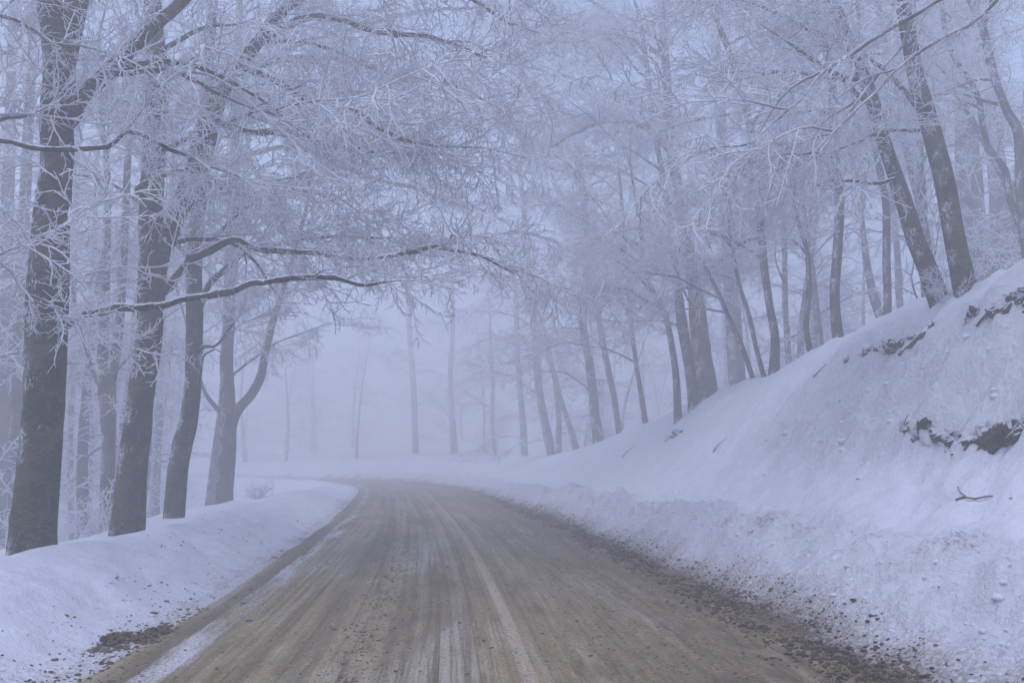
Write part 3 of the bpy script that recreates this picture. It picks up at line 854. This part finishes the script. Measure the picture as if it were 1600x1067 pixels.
tree('frost flecked trunk with flared foot, left one of the pair past the road bend', 31.5,
     [(936, 697, 20), (929, 640, 14), (922, 575, 13), (911, 511, 13), (908, 474, 12), (914, 440, 11), (920, 405, 10), (914, 340, 9), (905, 260, 8)],
     limbs=[([(905, 260, 7), (860, 200, 6), (800, 170, 5), (740, 160, 4)], 31.5, 32)],
     auto=9, zmin=3.4, spray_n=5, seed=34, group=RG, bias=PI, sides=10, along=6, low=True, lim_len=(2.5, 4.8))
tree('pale curved trunk at the far low end of the right bank', 41,
     [(863, 715, 13), (858, 690, 14), (851, 657, 13), (842, 605, 12), (838, 549, 12), (836, 511, 10), (828, 440, 9), (822, 360, 8), (812, 260, 7)],
     auto=9, zmin=4.5, spray_n=5, seed=35, group=RG, bias=PI, sides=10, along=6, low=True, lim_len=(3, 5))
tree('pale diagonal trunk leaning left across its upright neighbour', 40,
     [(901, 703, 11), (892, 672, 9), (877, 627, 8), (864, 579, 8), (851, 541, 8), (836, 504, 7), (822, 455, 6)],
     auto=5, zmin=6, spray_n=5, seed=36, group=RG, bias=PI, sides=8, along=4, low=True, lim_len=(2, 4), top=13)
tree('broad very pale trunk behind the thin crest saplings', 27,
     [(1155, 620, 28), (1150, 580, 27), (1146, 500, 25), (1140, 420, 23), (1136, 340, 21), (1130, 240, 18), (1122, 120, 15), (1115, 20, 13)],
     auto=9, zmin=7.5, spray_n=5, seed=37, group=RG, sides=12, along=5, low=True, lim_len=(3, 5))
tree('broad hazy trunk right behind the lichen spotted dark trunk', 21,
     [(1540, 450, 50), (1526, 400, 46), (1517, 330, 40), (1513, 260, 35), (1508, 190, 30), (1504, 120, 26), (1496, 50, 20), (1490, -10, 18)],
     forks=[[(1510, 150, 16), (1520, 110, 14), (1530, 60, 12), (1540, 0, 10)]],
     auto=6, zmin=9, spray_n=4, seed=38, group=RG, sides=12, along=4, top=16)
tree('hazy upright trunk second from the right edge above the slope', 22,
     [(1572, 430, 36), (1566, 380, 34), (1560, 300, 27), (1556, 230, 24), (1550, 150, 21), (1545, 70, 18), (1540, 0, 16)],
     auto=6, zmin=9, spray_n=4, seed=39, group=RG, sides=12, along=4, top=16)
tree('snaking grey stem close to the right edge of the picture', 14.5,
     [(1607, 420, 15), (1600, 350, 14), (1594, 300, 13), (1593, 240, 13), (1589, 200, 14), (1574, 175, 13), (1562, 145, 12), (1552, 115, 12), (1544, 80, 12), (1534, 40, 11), (1518, 5, 10), (1505, -30, 9)],
     auto=5, zmin=7.6, spray_n=3, seed=40, group=RG, sides=10, along=3, top=13, lim_len=(2, 3.4))
tree('thin stem with a double kink in front of the broad hazy trunks', 15,
     [(1606, 390, 10), (1592, 348, 10), (1578, 312, 10), (1572, 270, 10), (1560, 250, 9), (1545, 232, 9), (1536, 200, 9), (1530, 160, 9), (1518, 130, 8), (1500, 105, 8), (1484, 75, 7), (1474, 30, 7), (1470, -10, 6)],
     auto=4, zmin=7.8, spray_n=3, seed=41, group=RG, sides=9, along=3, top=12, lim_len=(1.8, 3))
tree('faint curving stem behind the thin wavy stem', 23,
     [(1384, 520, 17), (1374, 488, 15), (1366, 465, 14), (1356, 420, 11), (1350, 375, 10), (1346, 340, 9), (1344, 300, 9), (1334, 262, 8), (1328, 220, 8)],
     forks=[[(1347, 330, 8), (1350, 280, 7), (1347, 240, 7), (1340, 180, 6)]],
     auto=5, zmin=9, spray_n=4, seed=42, group=RG, sides=9, along=4, low=True)
tree('faint thin trunk just right of the thin wavy stem', 26,
     [(1408, 490, 11), (1404, 450, 11), (1402, 400, 10), (1396, 330, 9), (1388, 240, 9), (1380, 140, 8)],
     auto=5, zmin=10, spray_n=4, seed=43, group=RG, sides=8, along=3, low=True)
tree('faint frost crusted stem right of the tall curved trunk', 24,
     [(1234, 590, 10), (1231, 540, 10), (1227, 480, 9), (1226, 400, 9), (1222, 300, 8), (1216, 190, 7)],
     auto=5, zmin=6, spray_n=4, seed=44, group=RG, sides=8, along=6, low=True, small_n=8)
# --- trees past the bend
BG = 'pale trees past the bend'
for i, (Y, pts, lab) in enumerate([
    (82, [(709, 712, 13), (709, 690, 11), (706, 640, 9), (704, 580, 8), (708, 500, 7), (704, 400, 6)], 'pale trunk with dark foot standing straight ahead past the bend'),
    (86, [(650, 708, 11), (648, 660, 10), (646, 600, 9), (640, 520, 8), (636, 420, 7)], 'faint trunk left of the dark footed trunk past the bend'),
    (66, [(819, 698, 11), (817, 660, 10), (812, 600, 9), (808, 540, 8), (806, 460, 7), (800, 360, 6)], 'faint trunk just left of the pale curved trunk'),
    (76, [(772, 690, 7), (769, 660, 6), (770, 600, 6), (766, 520, 5)], 'thin faint stem between the trunks straight ahead')]):
    tree(lab, Y, pts, auto=12, zmin=3.0, spray_n=7, seed=50 + i, group=BG, sides=8, along=6, low=True, lim_len=(3, 5.5), top=17)
# --- two trees whose trunks stand outside the picture, their branches reach in
tree('near tree mostly out of view, its dark bent bough entering from the left edge', 8.0,
     [(-185, 930, 70), (-178, 700, 62), (-170, 450, 56), (-160, 240, 50), (-150, 50, 44), (-140, -80, 38)],
     limbs=[([(-160, 250, 14), (-90, 222, 11), (0, 220, 9), (46, 231, 9), (118, 232, 9), (169, 226, 9), (186, 218, 8), (198, 206, 8), (228, 215, 8), (262, 234, 7), (295, 245, 5), (330, 262, 4)], 8.0, 8.4, .55, .7),
            ([(-155, 150, 14), (-80, 60, 11), (-10, 25, 9), (40, 40, 7), (90, 70, 5)], 8.0, 8.2, .4, .6),
            ([(-165, 400, 10), (-80, 400, 8), (0, 412, 6), (25, 440, 5), (50, 470, 4)], 8.0, 8.4, .5, .5)],
     auto=3, zmin=4.5, spray_n=3, seed=60, bias=.6, along=2, small_n=0, lim_len=(1.6, 2.6), group='trees along the road')
tree('near tree out of view, its thin dark boughs sweeping in from the top right corner', 8.5,
     [(1780, 420, 60), (1765, 250, 54), (1745, 80, 50), (1725, -80, 44), (1705, -200, 38)],
     limbs=[([(1722, -90, 13), (1620, -70, 9), (1540, -35, 7), (1469, 0, 6), (1422, 28, 6), (1375, 56, 5.5), (1323, 89, 5), (1281, 117, 4.5), (1250, 155, 5), (1210, 190, 4), (1160, 235, 3)], 8.5, 9.6, .5, .35),
            ([(1735, 0, 12), (1640, -40, 8), (1580, -20, 6), (1552, 8, 6), (1520, 37, 5.5), (1469, 61, 5), (1408, 103, 5), (1356, 155, 4.5), (1318, 190, 5), (1291, 216, 4), (1262, 250, 3)], 8.5, 9.2, .5, .35),
            ([(1425, 30, 5.5), (1410, 70, 5), (1380, 105, 5), (1350, 145, 4.5), (1325, 180, 5), (1300, 215, 4), (1275, 245, 3)], 9.0, 9.3, .4, .35)],
     auto=3, zmin=7.0, spray_n=4, seed=61, bias=PI - .3, along=2, small_n=0, lim_len=(1.6, 2.8), top=13, group='trees along the road')

# ------------------------------------------------------------------ the forest behind, fading into the fog
def filler_trunk(seed):
    rng = np.random.default_rng(seed)
    P = wander(rng, (0, 0, -.8), (rng.normal(0, .07), rng.normal(0, .07), 1), 15.5, 14, .045, -.25)
    mb = MB(); r = rng.uniform(.15, .26); C = smooth_path(np.column_stack([P, np.linspace(r, .02, 15)]), .6)
    mb.tube(C[:, :3], C[:, 3], 9, .12, seed)
    return mb.mesh('trunk', M_BARK), C
FT = [filler_trunk(400 + i) for i in range(7)]
rng = np.random.default_rng(77)
pos = []
tries = 0
while len(pos) < 135 and tries < 6000:
    tries += 1
    Y = rng.uniform(15, 104); X = (rng.uniform(-1, 1) if rng.random() < .7 else rng.uniform(-1, -.55)) * (Y * .72 + 3)
    s, v = road_sv([X], [Y]); s, v = s[0], v[0]
    if -5.5 < v < HALF + np.interp(s, RC_S, RC_D) + (2.5 if s < 45 else 0.5): continue
    if v > 0 and Y < 21: continue
    if v < 0 and Y < 24 and X > -13: continue
    if v < 0 and Y < 18: continue
    if any((X - a) ** 2 + (Y - b) ** 2 < 6.5 for a, b in pos): continue
    if any((X - b.x) ** 2 + (Y - b.y) ** 2 < 3 for b, r in TREES): continue
    # keep the misty opening over the bend
    if -.32 < X / Y < .03 and Y < 80: continue
    if v < 0 and X / Y > -.42 and Y < 78: continue
    pos.append((X, Y))
for X, Y in pos:
    z = hz(X, Y); me_, C = FT[rng.integers(len(FT))]
    s, v = road_sv([X], [Y])
    if v[0] < 0: lab, g = 'pale frosted tree fading into the fog behind the left roadside trunks', 'fading trees of the left wood'
    elif Y < 46: lab, g = 'pale frosted tree fading into the fog behind the right crest trunks', 'fading trees of the right wood'
    else: lab, g = 'barely visible frosted tree in the fog above the far bend', 'fading trees beyond the bend'
    root = bpy.data.objects.new('beech_tree', None); col.objects.link(root)
    root.location = (X, Y, z); root.rotation_euler = (0, 0, rng.uniform(0, 6.28)); sc = rng.uniform(.85, 1.15); root.scale = (sc,) * 3
    tag(root, lab, 'tree', g)
    t = new_obj('trunk', me_, root)
    nb = 22 if Y < 50 else 28
    for k in range(nb):
        i = int(len(C) * ((.12 if Y < 55 else .03) + .86 * (k + rng.random()) / nb))
        if EYE + (.5 * Y) < z + sc * C[min(i, len(C) - 1), 2] - 2: continue
        az = rng.uniform(0, 6.283)
        place_spray(t, (0, 0, 0), C[min(i, len(C) - 1), :3], (math.cos(az), math.sin(az), rng.normal(.55, .3)), rng.uniform(.9, 1.7) * (1 - .35 * k / nb), rng, LOWD, check=False)

# ------------------------------------------------------------------ shrubs, banks, rocks, fallen wood
def shrub(label, x, y, n, size, seed, Yfix=None, cat='shrub'):
    rng = np.random.default_rng(seed)
    P = ground_hit(x, y) if Yfix is None else px(x, y, Yfix)
    g = hz(P.x, P.y)
    root = bpy.data.objects.new('frosted_shrub', None); col.objects.link(root); root.location = (P.x, P.y, g)
    tag(root, label, cat, 'frosted shrubs')
    for k in range(n):
        az = rng.uniform(0, 6.283); el = rng.uniform(.25, 1.3)
        d = (math.cos(az) * math.cos(el), math.sin(az) * math.cos(el), math.sin(el))
        place_spray(root, (0, 0, 0), (rng.normal(0, .1) * size, rng.normal(0, .1) * size, -.05), d, size * rng.uniform(.6, 1.1), rng, SMALL, 'branch', 1.2, False)
shrub('frosted low bush on the left bank where the road bends away', 398, 776, 6, .6, 501, 28)
shrub('small frosted bush at the foot of the thin twin stemmed tree', 150, 830, 8, .8, 502, 15.5)
shrub('rimed twigs behind the bank between the two nearest left trunks', 120, 835, 9, .9, 503, 17)
shrub('rimed undergrowth at the left edge of the picture', 8, 830, 10, 1.0, 504, 14)
shrub('frosted shoots between the two leaning dark trunks', 1480, 458, 6, .55, 505, 12.8)
shrub('frosted shoots at the foot of the frost flecked trunk pair', 950, 688, 6, .7, 506, 42)
shrub('frosted shoots right of the tall curved trunk foot', 1232, 580, 5, .6, 507, 24)
shrub('frosted shoots at the foot of the thickest crest trunk', 1125, 618, 4, .5, 508, 27.5)

def wood_material():
    m, nt, b = mat_new('dark_wood'); k = N(nt)
    tc = k.node('ShaderNodeTexCoord').outputs['Object']
    geo = k.node('ShaderNodeNewGeometry'); sep = k.node('ShaderNodeSeparateXYZ'); k.link(geo.outputs['Normal'], sep.inputs[0])
    n1 = k.noise(tc, 14.0, 5, .7)
    c = k.mix(k.rng(n1, .3, .7), (.035, .026, .02), (.11, .085, .065))
    up = k.math('ADD', sep.outputs['Z'], k.math('MULTIPLY', k.math('SUBTRACT', n1, .5), 1.4))
    c = k.mix(k.rng(up, .72, .92), c, SNOW)
    k.link(c, b.inputs['Base Color']); b.inputs['Roughness'].default_value = .8
    return m
M_WOOD = wood_material()

def lump_mesh(name, seed, size, sub=4, rough=.45, freq=3.0, mat=None):
    """irregular block: a displaced icosphere"""
    import bmesh
    bm = bmesh.new(); bmesh.ops.create_icosphere(bm, subdivisions=sub, radius=1.0)
    V = np.array([v.co[:] for v in bm.verts])
    n = fbm(V[:, 0] * freq + seed, V[:, 1] * freq + V[:, 2] * freq * .7, 5, seed) + fbm(V[:, 2] * freq, V[:, 0] * freq * .6 + V[:, 1] * freq + seed, 4, seed + 3)
    V = V * (1 + rough * n)[:, None] * np.array(size)
    for v, c in zip(bm.verts, V): v.co = c
    me = bpy.data.meshes.new(name); bm.to_mesh(me); bm.free()
    me.materials.append(mat or M_EARTH)
    me.polygons.foreach_set('use_smooth', np.ones(len(me.polygons), bool))
    return me

def ledge(label, pts, size, seed, cat='earth bank', name='earth_ledge'):
    """an overhanging ridge of dark earth and roots along a line on the slope"""
    rng = np.random.default_rng(seed)
    H = [ground_hit(*p) for p in pts]
    root = bpy.data.objects.new(name, None); col.objects.link(root); root.location = H[0]
    tag(root, label, cat)
    P = smooth_path(np.array([h[:] for h in H]), size * .22)
    for i, p in enumerate(P):
        t = P[min(i + 1, len(P) - 1)] - P[max(i - 1, 0)]; az = math.atan2(t[1], t[0])
        edge = .35 + .65 * math.sin(math.pi * min(1, max(0, (i + .5) / len(P)))) ** .5
        for kind in range(2):
            w = rng.lognormal(-.35, .4) * edge; up = rng.normal(0, .32) * size * edge
            tuft = kind == 1 and rng.random() < .8
            o = new_obj('snow_tuft' if tuft else 'earth_clod', (TUFTS if tuft else CLODS)[rng.integers(5)], root)
            zz = up + (size * .30 * edge if tuft else -size * .05)
            o.location = (p[0] - H[0].x + rng.normal(0, .02), p[1] - H[0].y + zz * .35 - size * .05, p[2] - H[0].z + zz)
            o.rotation_euler = (rng.normal(0, .6), rng.normal(0, .6) - math.atan2(t[2], math.hypot(t[0], t[1])), az + rng.normal(0, .5))
            q = size * w * (.42 if tuft else .55)
            o.scale = (q * rng.uniform(.8, 1.5), q * .8, q * rng.uniform(.5, .9))
    for k in range(int(len(P) * .5)):
        p = P[rng.integers(len(P))]; d = np.array([rng.normal(0, .5), -.5, rng.uniform(-.9, .5)])
        W = wander(rng, np.array(p) - np.array(H[0]) + (0, -size * .2, size * rng.uniform(-.2, .4)), d / np.linalg.norm(d), size * rng.uniform(.5, 1.3), 4, .25, .5)
        mb = MB(); mb.tube(W, np.linspace(.009, .004, 5), 4); new_obj('root', mb.mesh('root', M_WOOD), root)
    return root
CLODS = [lump_mesh('earth_clod', 600 + i, (1, .8, .8), 3, .6, 2.8) for i in range(5)]
TUFTS = [lump_mesh('snow_tuft', 620 + i, (1, .8, .8), 2, .4, 2.2, M_SNOW) for i in range(5)]
ledge('dark undercut earth ledge with snow tufts at the right edge of the slope', [(1690, 660), (1640, 672), (1590, 682), (1560, 686), (1540, 686)], .30, 701)
ledge('broken dark earth ledge left of the undercut one', [(1505, 688), (1480, 690), (1455, 684), (1432, 680), (1408, 672)], .20, 702)
ledge('short dark earth step joining the two broken ledges', [(1545, 692), (1528, 690), (1512, 688)], .15, 707)
ledge('strip of bare leaf litter high on the slope under the leaning trunks', [(1432, 525), (1405, 538), (1380, 546), (1352, 553), (1322, 562)], .13, 703)
ledge('exposed earth under roots near the top of the right edge', [(1625, 455), (1590, 472), (1565, 486), (1552, 494)], .20, 704)
ledge('small dark earth patch between the slope top ledges', [(1530, 488), (1518, 496), (1508, 504)], .13, 705)
ledge('small earthy scar on the bank below the thick crest trunks', [(1066, 674), (1050, 683), (1040, 690)], .14, 706)

def stick(label, pts, w, lift=.02, cat='branch', name='fallen_branch', side=None, group=None):
    H = [ground_hit(*p) for p in pts]
    b = H[0]
    rows = [(h.x, h.y - .03, h.z + lift, w * (1 - .5 * i / (len(H) - 1))) for i, h in enumerate(H)]
    C = smooth_path(np.array(rows), .08); mb = MB(); mb.tube(C[:, :3], C[:, 3], 7, .15, len(label))
    m = mb.mesh('wood', M_WOOD, b)
    root = new_obj(name, m); root.location = b
    tag(root, label, cat, group)
    if side:
        H2 = [ground_hit(*p) for p in side]
        C = smooth_path(np.array([(h.x, h.y - .03, h.z + lift * 1.5, w * .5) for h in H2]), .06); mb = MB(); mb.tube(C[:, :3], C[:, 3], 6)
        new_obj('side_twig', mb.mesh('side_twig', M_WOOD, b), root)
    return root
stick('thin forked twig lying on the smooth snow at right', [(1492, 785), (1506, 780), (1522, 783), (1545, 779), (1578, 783)], .014, .03, 'twig', 'fallen_twig', [(1506, 780), (1498, 774), (1495, 767)])
stick('dark fallen branch slanting down beside the leaf litter strip', [(1455, 512), (1438, 530), (1420, 546), (1403, 560)], .045, .05)
stick('root hanging from the exposed earth near the right edge', [(1556, 485), (1544, 494), (1534, 504), (1524, 516)], .03, .05, 'root', 'root')
stick('short dead twig poking from snow below the narrow crest trunk', [(971, 716), (980, 707), (992, 697)], .016, .04, 'twig', 'fallen_twig')
stick('short dead twig poking from snow below the thin crest saplings', [(1114, 708), (1122, 697), (1135, 685)], .014, .04, 'twig', 'fallen_twig')
stick('short dead twig on the slope below the straight slim trunk', [(1270, 592), (1280, 582), (1290, 572)], .012, .04, 'twig', 'fallen_twig')

# clods of brown slush thrown up along the edges and lying on the road: too many to count
import bmesh
def ico(seed):
    bm = bmesh.new(); bmesh.ops.create_icosphere(bm, subdivisions=1, radius=1.0)
    V = np.array([v.co[:] for v in bm.verts]); F = np.array([[v.index for v in f.verts] for f in bm.faces]); bm.free()
    r = np.random.default_rng(seed)
    return V * r.uniform(.65, 1.25, (len(V), 1)), F
ICO = [ico(900 + i) for i in range(8)]
def clods(name, label, S, V, R, mat, heap=None):
    S = np.asarray(S); V = np.asarray(V); R = np.asarray(R)
    X, Y = at_road(S, V)
    Zr = road_z(S, V); Zg = height(X, Y)
    Z = np.maximum(np.where(np.abs(V) < 3.25, Zr, -1), Zg)
    if heap is not None: Z = Z + heap
    VV_, FF = [], []; n = 0; r = np.random.default_rng(5)
    for x, y, z, q in zip(X, Y, Z, R):
        v, f = ICO[r.integers(8)]
        a = r.uniform(0, 6.28); c, s = math.cos(a), math.sin(a)
        v = v * np.array([1.2, .9, .62]) * q
        v = np.column_stack([v[:, 0] * c - v[:, 1] * s, v[:, 0] * s + v[:, 1] * c, v[:, 2]]) + (x, y, z + q * .08)
        VV_.append(v); FF.append(f + n); n += len(v)
    me = mesh_from_arrays(name, np.concatenate(VV_), np.concatenate(FF), None, True, mat)
    return tag(new_obj(name, me), label, 'slush', None, 'stuff')
r = np.random.default_rng(31)
n = 22000
S = 4.5 + 38 * r.random(n) ** 1.7
V = HALF + .10 + r.exponential(.17, n) * r.choice([1, 1, -1], n) * np.where(r.random(n) < .06, 2.0, 1)
keep = (fbm(S * 1.3, V * 2.2, 3, 5) > -.15) & (V > 1.5) & (V < HALF + .55)
S, V = S[keep], V[keep]
clods('slush_clods', 'brown slush clods heaped along the right edge of the road', S, V, r.lognormal(math.log(.0070), .55, len(S)).clip(.0025, .026), M_SLUSH)
n = 9000
S = 4.5 + 28 * r.random(n) ** 1.5
V = r.normal(HALF - .02, .20, n)
keep = fbm(S * 1.1, V * 3.0, 3, 95) > -.25
S, V = S[keep], V[keep]
clods('slush_ridge', 'dark ridge of churned brown slush bordering the right lane', S, V, r.lognormal(math.log(.0125), .5, len(S)).clip(.004, .035), M_MUD)
n = 3600
S = 4.5 + 30 * r.random(n) ** 1.5
V = -HALF + .1 - r.exponential(.42, n) * r.choice([1, 1, 1, -.6], n)
keep = fbm(S * 1.1, V * 2.0, 3, 15) > -.02
S, V = S[keep], V[keep]
clods('slush_specks', 'brown slush specks scattered over the left snow verge', S, V, r.lognormal(math.log(.009), .5, len(S)).clip(.004, .035), M_SLUSH)
def pile(name, label, x, y, spread, n, seed):
    P = ground_hit(x, y, 4, 30); r = np.random.default_rng(seed)
    s0, v0 = road_sv([P.x], [P.y])
    a, b_ = r.normal(0, 1, n), r.normal(0, 1, n)
    clods(name, label, s0[0] + a * spread * 1.8, v0[0] + b_ * spread * .55, r.lognormal(math.log(.014), .45, n).clip(.005, .034), M_SLUSH, r.uniform(0, .075, n) * np.exp(-.6 * (a * a + b_ * b_)))
pile('slush_pile', 'small heap of brown slush at the lower left verge', 178, 1003, .11, 200, 41)
pile('slush_pile', 'brown slush heap beside the left wheel track', 235, 1000, .13, 260, 42)
n = 6000
S = 4.5 + 22 * r.random(n) ** 1.6
V = np.where(r.random(n) < .35, r.normal(-.95, .16, n), np.where(r.random(n) < .7, r.uniform(.9, 2.9, n), r.uniform(-2.6, 2.6, n)))
clods('slush_grit', 'gritty brown slush crumbs lying on the road surface', S, V, r.lognormal(math.log(.0068), .5, n).clip(.003, .02), M_SLUSH)

# snow covered tussocks and leaf heaps on the cut slope, and lumps of ploughed snow on the berm
def tussocks(name, label, S, V, R, mat, cat):
    X, Y = at_road(S, V); Z = height(X, Y)
    VV_, FF = [], []; n = 0; r = np.random.default_rng(6)
    T = []
    for i in range(6):
        bm = bmesh.new(); bmesh.ops.create_icosphere(bm, subdivisions=2, radius=1.0)
        v = np.array([q.co[:] for q in bm.verts]); f = np.array([[q.index for q in p.verts] for p in bm.faces]); bm.free()
        v = v * (1 + .55 * fbm(v[:, 0] * 2 + i * 3, v[:, 1] * 2 + v[:, 2] * 1.4, 3, 800 + i))[:, None]
        T.append((v, f))
    for x, y, z, q in zip(X, Y, Z, R):
        v, f = T[r.integers(6)]
        a = r.uniform(0, 6.28); c, s_ = math.cos(a), math.sin(a)
        v = v * np.array([r.uniform(.8, 1.6), .8, .6]) * q
        v = np.column_stack([v[:, 0] * c - v[:, 1] * s_, v[:, 0] * s_ + v[:, 1] * c, v[:, 2]]) + (x, y, z - q * .62)
        VV_.append(v); FF.append(f + n); n += len(v)
    me = mesh_from_arrays(name, np.concatenate(VV_), np.concatenate(FF), {'dirt': np.zeros(n), 'rough': np.zeros(n)}, True, mat)
    return tag(new_obj(name, me), label, cat, None, 'stuff')
r = np.random.default_rng(91)
n = 240
S = r.uniform(6, 16.5, n); q_ = r.beta(2.2, 2.2, n) * .42 + .44
V = HALF + q_ * np.interp(S, RC_S, RC_D)
keep = fbm(S * .9, V * 1.6, 3, 71) > -.12
S, V = S[keep], V[keep]
tussocks('snow_mounds', 'small snow mounds over dead leaves on the cut slope', S, V, r.lognormal(math.log(.04), .4, len(S)).clip(.015, .075), M_SNOW, 'snow')
keep = r.random(len(S)) < .16
tussocks('leaf_litter', 'dark dead leaves showing between snow on the cut slope', S[keep], V[keep], r.lognormal(math.log(.024), .4, keep.sum()).clip(.01, .05), M_EARTH, 'leaf litter')
n = 1500
S = 4.5 + 30 * r.random(n) ** 1.4; V = HALF + r.normal(1.0, .40, n).clip(.4, 2)
tussocks('snow_lumps', 'lumps of ploughed snow along the right verge', S, V, r.lognormal(math.log(.018), .45, n).clip(.008, .04), M_SNOW, 'snow')
n = 500
S = 4.5 + 26 * r.random(n) ** 1.4; V = -HALF - r.normal(.55, .35, n).clip(.1, 1.4)
tussocks('snow_crumbs', 'small snow lumps along the left verge', S, V, r.lognormal(math.log(.018), .5, n).clip(.008, .05), M_SNOW, 'snow')

# ------------------------------------------------------------------ fog: one closed box round everything
bm = bmesh.new(); bmesh.ops.create_cube(bm, size=1.0)
me = bpy.data.meshes.new('haze'); 
x0, x1, y0, y1, z0_, z1 = gx[0] - 80, gx[-1] + 80, gy[0] - 60, gy[-1] + 60, float(GZ.min()) - 1.0, 27.0
for v in bm.verts:
    v.co = ((x0 + x1) / 2 + v.co.x * (x1 - x0), (y0 + y1) / 2 + v.co.y * (y1 - y0), (z0_ + z1) / 2 + v.co.z * (z1 - z0_))
bm.to_mesh(me); bm.free()
hm = bpy.data.materials.new('haze'); hm.use_nodes = True
nt = hm.node_tree; nt.nodes.clear()
o_ = nt.nodes.new('ShaderNodeOutputMaterial'); pv = nt.nodes.new('ShaderNodeVolumePrincipled')
pv.inputs['Color'].default_value = (.99, .978, .99, 1)
pv.inputs['Density'].default_value = HAZE_DENSITY
pv.inputs['Density Attribute'].default_value = ''
pv.inputs['Anisotropy'].default_value = 0.25
nt.links.new(pv.outputs[0], o_.inputs['Volume'])
try: hm.cycles.homogeneous_volume = True
except Exception: pass
me.materials.append(hm)
tag(new_obj('haze', me), 'pale winter fog filling the wood and hiding the far trees', 'fog', None, 'stuff')

deps = sum(len(o.data.polygons) for o in bpy.data.objects if o.type == 'MESH' and o.data.users == 1)
print('objects', len(bpy.data.objects), 'unique-mesh polys', sum(len(m.polygons) for m in bpy.data.meshes), 'top', max(v[2] for v in [tuple(o.location) for o in bpy.data.objects]))
for (b, r_) in TREES[:0]: print(b)
